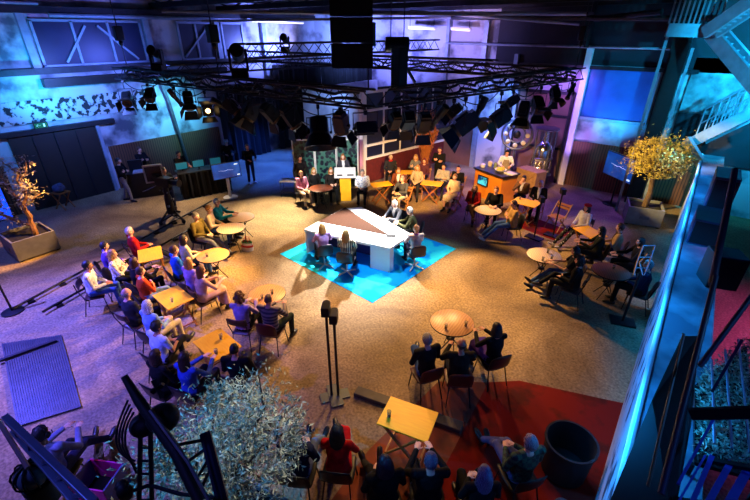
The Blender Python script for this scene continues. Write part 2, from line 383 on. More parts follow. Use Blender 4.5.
def window(n, Y0, Y1, z0, z1, cols, braces):
    f = MB(); t = .08; xx = x + .03
    for zz in (z0, z1): f.box((xx, (Y0 + Y1) / 2, zz), (.1, Y1 - Y0 + t, t))
    for k in range(cols + 1): f.box((xx, Y0 + (Y1 - Y0) * k / cols, (z0 + z1) / 2), (.1, t, z1 - z0))
    for (a, b) in braces: f.bar((xx + .04, a[0], a[1]), (xx + .04, b[0], b[1]), .07)
    o = struct(f, 'window_%d' % n, STEELBLUE, label='high steel window in the left wall')
    p = MB().box((xx - .01, (Y0 + Y1) / 2, (z0 + z1) / 2), (.03, Y1 - Y0, z1 - z0)).build('pane', WINDK, o, False)
window(1, 5.3, 8.85, 4.75, 6.15, 3, [((6.0, 4.85), (6.9, 6.0)), ((8.5, 4.85), (7.3, 6.0))])
window(2, 10.4, 12.0, 4.75, 6.15, 2, [((10.5, 4.85), (11.8, 6.0))])
window(3, 12.5, 13.6, 4.75, 6.15, 1, [])
# dark drape along the crew corner and far passage
def drape(p, q, z0, z1, amp=.06, wave=.35):
    p = Vector((*p, 0)); q = Vector((*q, 0)); d = q - p; n = max(6, int(d.length / wave * 6)); u = d.normalized(); nr = Vector((-u.y, u.x, 0))
    vs = []; fs = []
    for i in range(n + 1):
        o = p + d * (i / n) + nr * (amp * math.sin(2 * math.pi * d.length * i / n / wave) + .02 * math.sin(i * 1.7))
        for th in (-.012, .012):
            for z in (z0, z1): vs.append((o.x + nr.x * th, o.y + nr.y * th, z))
    for i in range(n):
        a = 4 * i; b = a + 4
        fs += [(a, b, b + 1, a + 1), (a + 2, a + 3, b + 3, b + 2), (a + 1, b + 1, b + 3, a + 3), (a, a + 2, b + 2, b)]
    fs += [(0, 1, 3, 2), (4 * n, 4 * n + 2, 4 * n + 3, 4 * n + 1)]
    m = MB(); m.add(vs, fs); return m
DR = mk('black_curtain_cloth', (.045, .045, .055), .95, 0, .3, 3)
o = drape((WX + .35, 11.5), (WX + .35, 14.2), 0.02, 3.6).build('stage_curtain', DR); tag(o, 'black floor-length curtain on the left wall behind the crew desk', 'curtain')
o = drape((WX + .4, 14.9), (WX + .4, 18.3), 0.02, 4.3).build('stage_curtain', DR); tag(o, 'black curtain closing the blue-lit passage at the far end', 'curtain')
o = drape((WX + .6, WY - .25), (-14.3, WY - .25), 0.02, 4.3).build('stage_curtain', DR); tag(o, 'black curtain across the back of the far passage', 'curtain')
# the inner block with white over red wall, and the glazed partition
WHITEW = plaster('white_block_wall', (.74, .73, .76), (.55, .54, .58), .3, .6, 1.6)
struct(MB().box((-12.5, 13.3, 2.65), (3.4, .2, 1.9)), 'wall_inner_upper', WHITEW)
struct(MB().box((-12.5, 13.3, .85), (3.4, .2, 1.7)), 'wall_inner_lower', BRICKR)
struct(MB().box((-14.1, 15.9, 1.8), (.2, 5.0, 3.6)), 'wall_inner_side', WHITEW)
struct(MB().box((-10.86, 13.3, 1.9), (.18, .26, 3.8)), 'trim_17', WHITEP, label='white corner post of the glazed partition')
PX0, PX1 = -10.8, -9.9
def pp(t, z, off=0): return Vector((PX0 + (PX1 - PX0) * t + off, 13.35 + 5.1 * t, z))
struct(MB().bar(pp(0, .5), pp(1, .5), .16, 1.0), 'wall_partition', BRICKR)
f = MB()
for z in (1.05, 1.6, 3.0, 3.7): f.bar(pp(0, z, .05), pp(1, z, .05), .09)
for t in (.0, .2, .4, .6, .8, 1): f.bar(pp(t, 1.0), pp(t, 3.7), .07, .07, (0, 1, 0))
wd = struct(f, 'window_4', WHITEP, label='white framed glazed partition over a red base')
g = MB(); g.bar(pp(0, 2.35, -.01), pp(1, 2.35, -.01), .02, 2.7); g.build('pane', WINDK, wd, False)
# back wall build-up
y = WY - .03
struct(MB().box((-1.5, y, .93), (5.0, .06, 1.86)), 'trim_18', WAINS, label='brown board cladding low on the back wall')
struct(MB().box((-5.3, y - .03, 4.62), (9.6, .2, .12)), 'trim_19', DARKSTEEL)
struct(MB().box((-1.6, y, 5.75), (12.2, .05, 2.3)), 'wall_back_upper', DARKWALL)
SLIDE = mk('brown_sliding_door', (.40, .27, .25), .6, 0, .15, 2)
d2 = struct(MB().box((-5.35, y - .04, 1.85), (2.2, .1, 3.7)), 'door_2', SLIDE, label='tall brown sliding door in the back wall')
MB().box((-5.35, y - .1, 2.75), (2.2, .04, .1)).box((-5.35, y - .1, 1.45), (2.2, .04, .1)).box((-5.35, y - .1, 3.65), (2.3, .05, .12)).box((-6.43, y - .1, 1.85), (.09, .05, 3.7)).box((-4.27, y - .1, 1.85), (.09, .05, 3.7)).build('door_frame', DARKSTEEL, d2, False)
d3 = struct(MB().box((-9.2, y - .03, 1.15), (1.7, .08, 2.3)), 'door_3', SLIDE, label='brown door beside the glazed partition')
for i, (px_, zt, wd_) in enumerate(((-4.0, 5.3, .22), (-8.2, 6.2, .2), (-6.75, 5.0, .16), (-10.0, 6.4, .14))):
    struct(MB().box((px_, y - .1, zt / 2), (wd_, .2, zt)), 'trim_%d' % (20 + i), WHITEP if i == 0 else STEELBLUE, label='steel post on the back wall')
w5 = struct(MB().box((-2.75, y - .02, 2.78), (2.3, .1, .1)).box((-2.75, y - .02, 4.65), (2.3, .1, .1)).box((-1.62, y - .02, 3.7), (.1, .1, 1.9)), 'window_5', STEELBLUE, label='dark blue window high in the back wall')
MB().box((-2.75, y, 3.7), (2.3, .03, 1.85)).build('pane', mk('blue_night_glass', (.14, .34, .62), .25, 0, .3, 1), w5, False)
struct(MB().box((-1.2, WY - .6, 3.5), (.5, .5, 7.0)), 'trim_24', BLACK, label='black steel column beside the stairs')
struct(MB().box((1.6, y, 4.2), (4.6, .05, 1.7)), 'trim_25', plaster('mottled_wall', (.55, .6, .62), (.30, .33, .36), .35, .6, 2.0), label='mottled plaster behind the stairs')
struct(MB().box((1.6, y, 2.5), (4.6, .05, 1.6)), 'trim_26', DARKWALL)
# roof steel
k = 27
for yy in (9.5, 12.5, 15.5, 18.1):
    xe = -2.0 if yy == 15.5 else 7
    m = MB().bar((WX, yy, 6.72), (xe, yy, 6.72), .14, .18)
    for i in range(12 if xe > 0 else 7):
        a = WX + 2.1 * i; m.bar((a, yy, 6.98), (a + 1.05, yy, 6.72), .06); m.bar((a + 1.05, yy, 6.72), (a + 2.1, yy, 6.98), .06)
    struct(m, 'trim_%d' % k, DARKSTEEL, label='roof tie beam'); k += 1
for xx in (-15.5, -12, -8.5, -5, -1.5):
    struct(MB().bar((xx, -6, 6.9), (xx, WY, 6.9), .1, .14), 'trim_%d' % k, DARKSTEEL, label='roof purlin'); k += 1
for (a, b, r) in (((-17.5, 11, 6.2), (-9.5, 18, 6.35), .05), ((-16, 9.5, 6.45), (-4, 17.6, 6.35), .06), ((-10, 18.2, 5.35), (-1.4, 18.2, 5.3), .045), ((-9.6, 17.8, 6.35), (0, 17.3, 6.15), .09), ((-9.9, 15, 6.5), (-4.5, 18.0, 6.05), .05), ((-4.1, 18, 5.3), (-4.1, 18, 7), .09), ((-4.0, 18, 6.2), (-1.9, 16.9, 6.35), .09), ((-14, 7.5, 6.35), (-6.5, 15, 6.3), .035)):
    struct(MB().tube([a, b], r, 8), 'trim_%d' % k, STEELBLUE if r < .08 else DARKSTEEL, True, label='service pipe under the roof'); k += 1
def fluo(p, q, label, s):
    t = empty('fluorescent_lamp', (Vector(p) + Vector(q)) / 2); tag(t, label, 'lamp')
    a = Vector(p) - t.location; b = Vector(q) - t.location
    MB().bar(a + Vector((0, 0, .06)), b + Vector((0, 0, .06)), .12, .07).build('housing', WHITEP, t, False)
    MB().tube([a, b], .03, 8).build('tube', glow('tube_glow_%d' % int(s * 10), (.9, .85, 1), s), t)
    MB().bar(a * .9 + Vector((0, 0, .08)), a * .9 + Vector((0, 0, 7 - t.location.z)), .02).bar(b * .9 + Vector((0, 0, .08)), b * .9 + Vector((0, 0, 7 - t.location.z)), .02).build('hanger', DARKSTEEL, t, False)
fluo((-18.0, 13.6, 6.25), (-18.0, 17.2, 6.2), 'long bright fluorescent batten high on the far left wall', 1.6)
fluo((-11.9, 18.0, 5.95), (-10.5, 18.0, 5.9), 'short fluorescent batten left of its twin near the back windows', .9)
fluo((-9.7, 18.0, 5.9), (-8.8, 18.0, 5.85), 'short fluorescent batten above the dark framed window', .9)
# side wall (parapet) of the gallery
PAR = plaster('stained_blue_grey_concrete', (.60, .62, .66), (.14, .15, .2), .38, .46, 2.4)
PARTOP = plaster('parapet_top_concrete', (.50, .52, .56), (.32, .33, .38), .4, .6, 1.5)
struct(MB().box((.65, 10.1, 1.1), (.6, 14.4, 2.2)), 'wall_parapet', PAR, label='stained concrete side wall below the gallery')
struct(MB().box((.67, 10.1, 2.215), (.56, 14.4, .03)), 'trim_50', PARTOP)
struct(MB().tube([(.36, 2.9, 2.22), (.36, 17.3, 2.22)], .035, 8), 'trim_51', WHITEP, True, label='pale pipe along the edge of the side wall')
# steel stairs in the far right corner
def flight(name, label, p, q, wdir, n, sw=.12, sh=.32, rails=True):
    t = empty(name, (0, 0, 0)); tag(t, label, 'stairs')
    p = Vector(p); q = Vector(q); wv = Vector(wdir)
    for o in (Vector(), wv): MB().bar(p + o, q + o, sw, sh).build('stringer', STEELBLUE, t, False)
    for i in range(n):
        c = p.lerp(q, (i + .5) / n)
        MB().bar(c, c + wv, .26, .04).build('tread', STEELBLUE, t, False)
    if rails:
        for o in (Vector(), wv):
            m = MB(); h = Vector((0, 0, 1.0))
            m.tube([p + o + h, q + o + h], .03, 6); m.tube([p + o + h * .55, q + o + h * .55], .02, 6)
            for i in range(8): c = p.lerp(q, i / 7) + o; m.tube([c, c + h], .02, 5)
            m.build('handrail', STEELBLUE, t)
    t.location = p
    for c in t.children: c.location = -p
    return t
fl1 = flight('stair_flight', 'upper steel stair flight rising right from the landing', atd(704, 33, 11.5), atd(751, 1, 10.4), (.25, .45, 0), 9, .12, .32, False)
fl2 = flight('stair_flight', 'steel stair brace descending right from the landing', atd(711, 34, 11.9), atd(765, 98, 10.8), (.25, .45, 0), 9, .12, .36, False)
fl3 = flight('stair_flight', 'lower steel stair flight behind the yellow tree', atd(694, 141, 13.4), atd(752, 112, 12.2), (.25, .45, 0), 12)
lp, lq = atd(667, 30, 11.9), atd(706, 31, 11.6)
ld = empty('stair_landing', lp); tag(ld, 'steel stair landing with barred railing in the top right corner', 'landing')
dv = lq - lp
MB().bar((0, 0, 0), dv, .14, .34).build('edge_beam', STEELBLUE, ld, False)
m = MB(); wv = Vector((.5, .9, 0)) * .9
m.add([(0, 0, .12), dv + Vector((0, 0, .12)), dv + wv + Vector((0, 0, .12)), wv + Vector((0, 0, .12)), (0, 0, .17), dv + Vector((0, 0, .17)), dv + wv + Vector((0, 0, .17)), wv + Vector((0, 0, .17))], [(0, 3, 2, 1), (4, 5, 6, 7), (0, 1, 5, 4), (1, 2, 6, 5), (2, 3, 7, 6), (3, 0, 4, 7)])
m.build('deck', STEELBLUE, ld, False)
for i in range(11):
    c = dv * (i / 10) * 1.25
    MB().bar(c + Vector((0, 0, .15)), c + Vector((0, 0, 1.02)), .045, .03).build('railing_bar', STEELBLUE, ld, False)
MB().bar((0, 0, 1.02), dv * 1.25 + Vector((0, 0, 1.02)), .07).build('top_rail', STEELBLUE, ld, False)
for i, (a, b) in enumerate((((693, 48), (676, 112)), ((668, 35), (655, 112)))):
    p = atd(*a, 12.4); p2 = Vector((p.x, p.y, 0))
    struct(MB().bar(p, p2, .08, .08, (0, 1, 0)), 'trim_%d' % (60 + i), STEELBLUE, label='stair support post')
m = MB()
bA, bB = atd(686, 140, 13.4), atd(712, 182, 12.6)
struct(MB().bar(bA, bB, .12, .3), 'trim_62', STEELBLUE)
# ================================================================== people
JOBS = []          # (owner key, temp object)
def remesh_job(mb, voxel, mat, smooth_it=4):
    me = mb.mesh('tmp', mat, False)
    o = bpy.data.objects.new('tmp', me); COL.objects.link(o)
    r = o.modifiers.new('r', 'REMESH'); r.mode = 'VOXEL'; r.voxel_size = voxel; r.use_smooth_shade = True
    s = o.modifiers.new('s', 'SMOOTH'); s.factor = .5; s.iterations = smooth_it
    return o

def head_vert(u):                       # u: unit vector -> point on the head (face towards +y)
    x, y, z = u
    p = Vector((x * .074, y * .093, z * .116))
    if z < .1:
        k = min(1, (.1 - z) / 1.1)
        p.x *= 1 - .42 * k ** 1.3
        if y < 0: p.y *= 1 - .75 * k ** 1.1
        else: p.y *= 1 - .10 * k
    if y > .3:
        fx, fz = p.x, p.z
        g = lambda cx, cz, sx, sz: math.exp(-((fx - cx) / sx) ** 2 - ((fz - cz) / sz) ** 2)
        p.y += .024 * g(0, -.022, .011, .016) + .012 * g(0, .0, .009, .02)       # nose
        p.y -= .010 * (g(.031, .008, .014, .010) + g(-.031, .008, .014, .010))   # sockets
        p.y += .004 * g(0, .032, .05, .010)                                        # brow
        p.y += .006 * g(0, -.060, .02, .006) + .005 * g(0, -.073, .018, .006) - .003 * g(0, -.0665, .02, .003)
        p.y += .008 * g(0, -.10, .02, .014)                                        # chin
    return p
def sphere_dirs(nu, nv):
    out = [Vector((0, 0, -1))]
    for i in range(1, nv):
        a = math.pi * i / nv - math.pi / 2
        for j in range(nu):
            b = 2 * math.pi * j / nu
            out.append(Vector((math.cos(a) * math.cos(b), math.cos(a) * math.sin(b), math.sin(a))))
    out.append(Vector((0, 0, 1)))
    return out
def sphere_faces(nu, nv):
    return MB().ell((0, 0, 0), 1, None, nu, nv).f
NU, NV = 30, 24
HD = sphere_dirs(NU, NV); HF = sphere_faces(NU, NV)
def add_head(mb, M):
    hv = [head_vert(u) for u in HD]
    o = len(mb.v)
    for p in hv: mb.v.append(M @ p)
    for f in HF:
        c = sum((hv[i] for i in f), Vector()) / len(f)
        lips = c.y > .06 and abs(c.x) < .024 and -.079 < c.z < -.055
        mb.f.append([i + o for i in f]); mb.mi.append(3 if lips else 0)
    for s in (-1, 1):
        mb.mat(0).ell((s * .073, -.008, -.004), (.012, .022, .033), M, 8, 6)
        mb.mat(1).ell((s * .031, .078, .008), (.0125, .010, .0085), M, 8, 6)
        mb.mat(2).ell((s * .031, .0855, .008), (.0060, .0040, .0062), M, 8, 5)
        mb.mat(2).bar(M @ Vector((s * .016, .091, .026)), M @ Vector((s * .046, .080, .029)), .007, .006)
    mb.mat(0)
def hair_mesh(style, M, seed):
    rnd = random.Random(seed); mb = MB()
    hv = []
    for u in HD:
        p = head_vert(u); x, y, z = u
        n = noise.noise(Vector((x * 6 + seed, y * 6, z * 6))); n2 = noise.noise(Vector((x * 16 + seed, y * 16, z * 5)))
        if style in ('short', 'sidepart'):
            on = (z > .58) or (z > -.42 and y < .22) or (z > .3 and y < .55); th = 1.17 if z > 0 else 1.12
        elif style == 'bald':
            on = (-.35 < z < .28 and y < .15); th = 1.06
        elif style in ('long', 'bob', 'bun', 'pony'):
            on = (z > .60) or (y < .40 and z > -.9) or (z > .2 and y < .62); th = 1.2 if style != 'bun' else 1.13
        elif style == 'curly':
            on = (z > .55) or (y < .38); th = 1.36
        elif style == 'shaved':
            on = (z > .62) or (z > -.2 and y < .2); th = 1.045
        th += (n * .06 + n2 * .06) * (2.4 if style == 'curly' else 1)
        q = Vector((u.x * .074, u.y * .093, u.z * .116))
        hv.append(p.lerp(q, .6) * th + Vector((0, -.004, .004)) if on else p * .9)
    mb.add(hv, HF, M)
    if style == 'curly':
        for k in range(60):
            a = rnd.uniform(0, 6.283); e = rnd.uniform(-.5, 1.0)
            u = Vector((math.cos(a) * math.sqrt(max(0, 1 - e * e)), math.sin(a) * math.sqrt(max(0, 1 - e * e)), e))
            if u.y > .35 and u.z < .55: continue
            mb.ell(Vector((u.x * .098, u.y * .115, u.z * .14)), rnd.uniform(.022, .036), M, 7, 5)
    if style in ('long', 'bob'):
        L = -.36 if style == 'long' else -.15
        for k in range(15):
            a = R(188 + (352 - 188) * k / 14) if style == 'long' else R(172 + (368 - 172) * k / 14)
            c, s_ = math.cos(a), math.sin(a); j = rnd.uniform(-.03, .03)
            pts = [(c * .070, s_ * .088, .05), (c * .086, s_ * .102 - .004, -.03), (c * .092, s_ * .096 - .012, -.12), (c * .085, s_ * .075 - .04 if style == 'long' else s_ * .08 - .01, (L + j) * .75), (c * .07, s_ * .05 - .055 if style == 'long' else s_ * .07 - .01, L + j)]
            mb.loft(pts, [.02, .024, .026, .022, .006], [.016, .018, .018, .015, .005], 7, None, M)
    if style == 'bun': mb.ell((0, -.115, .03), (.045, .04, .045), M, 10, 8)
    if style == 'pony':
        mb.loft([(0, -.10, .03), (0, -.14, -.02), (0, -.13, -.14), (0, -.11, -.26)], [.02, .034, .03, .006], None, 8, None, M)
    return mb
def hand(mb, wrist, direction, normal, side, curl=.5, s=1.0):
    """palm plus four unequal bent fingers and a thumb leaving the side of the palm"""
    d = Vector(direction).normalized(); n = Vector(normal); n = (n - d * n.dot(d)).normalized(); x = d.cross(n) * side
    wrist = Vector(wrist)
    mb.loft([wrist - d * .015, wrist + d * .02, wrist + d * .055, wrist + d * .09], [.024 * s, .034 * s, .041 * s, .038 * s], [.019 * s, .016 * s, .015 * s, .011 * s], 8, x)
    for i, (off, ln) in enumerate(((-.030, .070), (-.010, .080), (.010, .075), (.029, .058))):
        b = wrist + d * .085 * s + x * off * s
        a1 = .35 * curl; a2 = 1.1 * curl; a3 = 1.7 * curl
        p1 = b + (d * math.cos(a1) - n * math.sin(a1)) * ln * .45 * s
        p2 = p1 + (d * math.cos(a2) - n * math.sin(a2)) * ln * .33 * s
        p3 = p2 + (d * math.cos(a3) - n * math.sin(a3)) * ln * .25 * s
        mb.loft([b - d * .012, b, p1, p2, p3], [.009 * s, .0095 * s, .0088 * s, .008 * s, .005 * s], None, 6)
    b = wrist + d * .025 * s - x * .030 * s
    p1 = b + (d * .6 - x * .75 - n * .2).normalized() * .038 * s
    p2 = p1 + (d * .85 - x * .25 - n * .35).normalized() * .032 * s
    mb.loft([b - x * -.01, b, p1, p2], [.012 * s, .0125 * s, .0105 * s, .006 * s], None, 6)

PEOPLE = []
# small shifts (x, y, turn) that keep neighbours, chairs and tables clear of each other
FIX = {
    'dark-haired person in a purple jacket left of the yellow table': (-0.260, -0.190, 0.20),
    'blonde long-haired woman in a black and white patterned top': (0.000, 0.000, -0.20),
    'dark-haired woman in black behind the far left yellow table': (0.060, -0.104, 0.20),
    'balding man in black seen from behind, left of the yellow tables': (-0.060, -0.104, 0.00),
    'brown-haired woman in a long pink dress seated side-on': (0.060, 0.000, -0.20),
    'man in a bright blue sweater behind the oak round table': (0.052, -0.030, -0.20),
    'grey-haired man in an olive jacket with outstretched legs': (0.000, 0.000, -0.42),
    'white-haired man in a turquoise shirt at the pale round table': (0.000, 0.000, -0.20),
    'dark-haired person in black between the red suit and the yellow table': (0.000, 0.000, 0.20),
    'grey-haired man in black with blue jeans, left of the front trio': (-0.052, 0.030, 0.20),
    'man in a black sweater behind the violet round table': (0.000, 0.120, 0.20),
    'white-haired man in a black jacket over a white shirt, by the counter': (0.000, 0.000, 0.42),
    'woman in a red beret and black dotted trousers': (0.000, 0.060, 0.00),
    'dark-haired woman in black, near side of the table with the red beret': (-0.000, -0.120, -0.20),
    'bearded man in a cream jacket by the concrete planter': (0.052, -0.030, -0.20),
    'dark-haired woman in black at the right of the violet round table with glasses': (0.060, -0.104, 0.20),
    'dark-haired person with bare arms at the violet round table with glasses': (0.190, 0.000, 0.42),
    'grey-haired person in dark blue by the side wall at the far right': (-0.070, -0.100, 0.00),
    'grey-haired man in a blue and white patterned shirt right of the lectern': (-0.000, -0.120, -0.20),
    'blond person in a grey cardigan behind the yellow table by the partition': (0.030, 0.052, -0.20),
    'man in a rust jacket and white shirt behind the crouching grey sweater': (0.060, 0.000, 0.00),
    'pale-haired person in a beige cardigan left of the middle yellow table': (-0.052, 0.030, 0.00),
    'dark-haired man with folded arms in light grey behind the middle table': (-0.060, 0.104, 0.00),
    'blonde woman in black behind the red-brown round table': (-0.060, 0.000, 0.00),
    'long-haired woman in black at the right of the red-brown table': (-0.165, 0.095, 0.00),
    'presenter in a lavender sweater at the left of the white desk': (0.000, 0.000, 0.42),
    'presenter with long blond hair in a striped blouse': (0.060, -0.200, 0.00),
    'presenter in a lilac top and pale cardigan at the right end of the desk': (0.200, 0.000, -0.20),
    'white-haired guest in a grey suit behind the desk': (0.100, 0.200, 0.00),
    'white-haired guest in an olive top behind the desk, right of the suit': (0.100, 0.200, -0.20),
    'speaker in a dark suit and white shirt behind the lectern': (0.000, 0.060, 0.00),
    'cook in a white shirt and apron behind the orange counter': (0.060, 0.104, 0.20),
    'man in a dark suit with lowered head behind the woman in pink': (0.060, 0.000, 0.00),
}

def person(label, head, face=(372, 236), pose='sit', hair='short', hc=(.3, .22, .16), top=(.2, .2, .22), bot=(.1, .1, .13), arms='lap', legs='normal', lean=0, turn=0, nod=0, skin=0, fem=False, shoe=(.05, .05, .05), skirt=None, bulk=1.0, shirt=None, topmat=None, botmat=None, sleeves=True, jacket=False, extra=None, chair=None, chlabel=None, group=None, seat=None, world=None, apron=None, sh=.0, nudge=(0, 0), z0=0.0):
    zh = 1.22 + sh if pose == 'sit' else 1.62
    H = Vector(world) if world is not None else at(head[0], head[1], zh)
    F_ = FIX.get(label, (0, 0, 0))
    H = H + Vector((nudge[0] + F_[0], nudge[1] + F_[1], 0))
    tgt = at(*face, 0) if len(face) == 2 else Vector(face)
    yaw = yaw_to((H.x, H.y, 0), (tgt.x, tgt.y, 0)) + F_[2]
    a = R(lean)
    hipz = .555 + sh if pose == 'sit' else .94
    s = Vector((0, math.sin(a), math.cos(a)))
    up = .49 if pose == 'sit' else .50
    hip = Vector((0, 0, hipz)); neck = hip + s * up; chest = hip + s * .31; waist = hip + s * .14
    hc_l = neck + s * .125 + Vector((0, .03, .008))
    # place so that the head ends where the photo shows it
    off = Matrix.Rotation(yaw, 3, 'Z') @ Vector((0, hc_l.y, 0))
    root = empty('person', (H.x - off.x, H.y - off.y, .012 if chair == 'swivel' else 0), yaw)
    tag(root, label, 'person', group)
    sw = (.165 if fem else .19) * (1 + (bulk - 1) * .5)
    S = {i: hip + s * (up - .05) + Vector((i * sw, 0, 0)) for i in (-1, 1)}
    # ---- legs
    Hj = {i: hip + Vector((i * .095, .02, -.01)) for i in (-1, 1)}
    K = {}; A = {}; fdir = {}
    for i in (-1, 1):
        if pose == 'sit':
            K[i] = Vector((i * .12, .46, .545 + sh * .8)); A[i] = Vector((i * .12, .48, .09)); fdir[i] = Vector((i * .15, 1, -.05))
            if legs == 'out': K[i] = Vector((i * .11, .46, .50)); A[i] = Vector((i * .12, .84, .10)); fdir[i] = Vector((i * .2, .8, .45))
            if legs == 'tuck': A[i] = Vector((i * .10, .30, .09))
            if legs == 'cross' and i == 1: K[i] = Vector((.02, .47, .655)); A[i] = Vector((-.17, .72, .40)); fdir[i] = Vector((-.35, .9, .1))
            if legs == 'crossl' and i == -1: K[i] = Vector((-.02, .47, .655)); A[i] = Vector((.17, .72, .40)); fdir[i] = Vector((.35, .9, .1))
            if legs == 'crossout':
                K[i] = Vector((i * .08, .47, .53)); A[i] = Vector((-i * .06, .84, .10 + .07 * (i > 0))); fdir[i] = Vector((-i * .1, .8, .4))
            if legs == 'wide': K[i] = Vector((i * .24, .42, .55)); A[i] = Vector((i * .22, .44, .09))
        else:
            K[i] = Vector((i * .105, .03, .50)); A[i] = Vector((i * .115, -.01, .085)); fdir[i] = Vector((i * .2, 1, 0))
            if legs == 'step': K[i] = Vector((i * .1, .05 + i * .10, .51)); A[i] = Vector((i * .1, i * .18, .09))
    # ---- arms
    E = {}; W = {}; hd = {}; hn = {}
    for i in (-1, 1):
        base = S[i]
        if arms == 'lap': E[i] = base + Vector((i * .06, .06, -.27)); W[i] = Vector((i * .07, .30, hipz + .13)); hd[i] = Vector((-i * .5, .8, -.15)); hn[i] = Vector((0, .2, 1))
        elif arms == 'fold': E[i] = base + Vector((i * .06, .12, -.25)); W[i] = chest + Vector((-i * .03, .19 + .02 * i, -.07 - .02 * i)); hd[i] = Vector((-i, .1, .15)); hn[i] = Vector((0, 1, .2))
        elif arms == 'table': E[i] = base + Vector((i * .07, .18, -.24)); W[i] = Vector((i * .10, .47, hipz + .245)); hd[i] = Vector((-i * .35, 1, -.05)); hn[i] = Vector((0, 0, 1))
        elif arms == 'chin':
            if i == 1: E[i] = base + Vector((.03, .24, -.2)); W[i] = hc_l + Vector((.05, .10, -.17)); hd[i] = Vector((-.2, .1, 1)); hn[i] = Vector((.3, 1, 0))
            else: E[i] = base + Vector((-.05, .12, -.26)); W[i] = chest + Vector((.06, .22, -.12)); hd[i] = Vector((1, .1, 0)); hn[i] = Vector((0, 1, .3))
        elif arms == 'back':
            E[i] = base + Vector((i * .13, -.08, -.24)); W[i] = E[i] + Vector((i * .05, .12, -.2)); hd[i] = Vector((0, .3, -1)); hn[i] = Vector((i, 0, 0))
        elif arms == 'down': E[i] = base + Vector((i * .07, -.03, -.28)); W[i] = E[i] + Vector((i * .01, .08, -.25)); hd[i] = Vector((0, .1, -1)); hn[i] = Vector((i, 0, 0))
        elif arms == 'desk': E[i] = base + Vector((i * .08, .10, -.26)); W[i] = E[i] + Vector((-i * .09, .24, -.02)); hd[i] = Vector((-i * .2, 1, -.1)); hn[i] = Vector((0, 0, 1))
        elif arms == 'work': E[i] = base + Vector((i * .09, .10, -.25)); W[i] = E[i] + Vector((-i * .12, .23, -.02)); hd[i] = Vector((-i * .5, 1, -.2)); hn[i] = Vector((0, .1, 1))
        elif arms == 'hold': E[i] = base + Vector((i * .08, .14, -.23)); W[i] = E[i] + Vector((-i * .10, .20, .14)); hd[i] = Vector((-i * .4, .7, .6)); hn[i] = Vector((i * .3, -.5, .8))
    dist = max(4.0, (Vector((H.x, H.y, zh)) - Vector((0, 0, CAM_H))).length)
    vox = min(.019, max(.0105, dist * .00115))
    f = .9 if fem else 1.0; B = bulk
    # ---- body: one continuous skin surface
    b = MB()
    b.loft([hip - s * .10, hip, waist, chest, hip + s * (up - .08), neck], [.10, .15 * B, .125 * f * B, .15 * f, .155 * f, .055], [.08, .105 * B, .088 * B, .105, .08, .055], 14, (1, 0, 0))
    b.cap(neck - s * .04, hc_l - s * .05, .056 * f, .05 * f)
    for i in (-1, 1):
        b.cap(neck - s * .06, S[i], .05, .052 * f)
        b.cap(S[i], E[i], .050 * f, .040 * f); b.cap(E[i], W[i], .040 * f, .027 * f)
        b.cap(Hj[i], K[i], .082 * f, .058); b.cap(K[i], A[i], .056, .038)
        fd = fdir[i].normalized(); b.cap(A[i] - Vector((0, 0, .04)), A[i] + fd * .15 - Vector((0, 0, .05)), .034, .028)
    # ---- top
    t = MB()
    t.loft([hip - s * .085, hip, waist, chest, hip + s * (up - .09), hip + s * (up - .02)], [.165 * B, .175 * B, .152 * f * B, .18 * f * (1 + (B - 1) * .5), .175 * f, .075], [.115 * B, .132 * B, .118 * B, .136 * (1 + (B - 1) * .6), .10, .07], 16, (1, 0, 0))
    for i in (-1, 1):
        t.cap(neck - s * .055, S[i], .062, .068 * f)
        se = W[i] if sleeves else E[i].lerp(S[i], .35)
        t.cap(S[i], E[i] if sleeves else se, .069 * f * (1 + (B - 1) * .4), .055 * f)
        if sleeves: t.cap(E[i], E[i].lerp(W[i], .93), .055 * f, .041)
    if jacket:
        t.loft([hip - s * .16 if pose != 'sit' else hip - s * .06, hip + s * .03], [.19 * B, .18 * B], [.15 * B, .135 * B], 14, (1, 0, 0))
    # ---- trousers or skirt
    q = MB()
    q.loft([hip - s * .10, hip + s * .09], [.165 * B, .158 * B], [.125 * B, .118 * B], 14, (1, 0, 0))
    for i in (-1, 1):
        q.cap(Hj[i], K[i], .100 * (1 + (B - 1) * .5), .072)
        if skirt is None: q.cap(K[i], A[i] + (K[i] - A[i]).normalized() * .03, .070, .056)
    if skirt is not None:
        mid = (K[-1] + K[1]) / 2; an = (A[-1] + A[1]) / 2
        q.loft([hip + Vector((0, .1, 0)), mid + Vector((0, .02, .0))], [.19, .20], [.095, .085], 12, (1, 0, 0))
        q.loft([mid + Vector((0, .01, .04)), mid.lerp(an, skirt)], [.19, .21], [.075, .12], 12, (1, 0, 0))
    hm = Matrix.Translation(hc_l) @ Matrix.Rotation(R(turn), 4, 'Z') @ Matrix.Rotation(R(-nod), 4, 'X')
    if fem: hm = hm @ Matrix.Scale(.95, 4)
    sk = SKIN[skin]
    PEOPLE.append(dict(root=root, body=remesh_job(b, vox, sk), top=remesh_job(t, vox, sk), bot=remesh_job(q, vox, sk), hm=hm, W=W, hd=hd, hn=hn, A=A, fdir=fdir, K=K,
        hair=hair, hc=hc, topc=top, botc=bot, sk=sk, shoe=shoe, shirt=shirt, topmat=topmat, botmat=botmat, extra=extra, skirt=skirt, apron=apron, hip=hip, s=s, chest=chest, neck=neck, jacket=jacket, arms=arms))
    if chair:
        bk = Matrix.Rotation(yaw, 3, 'Z') @ Vector((0, -.07 if bulk > 1.2 else 0, 0))
        co = place_chair(chair, root.location + bk, yaw, chlabel, sh)
        if chair == 'swivel': co.location.z = .0125
    return root

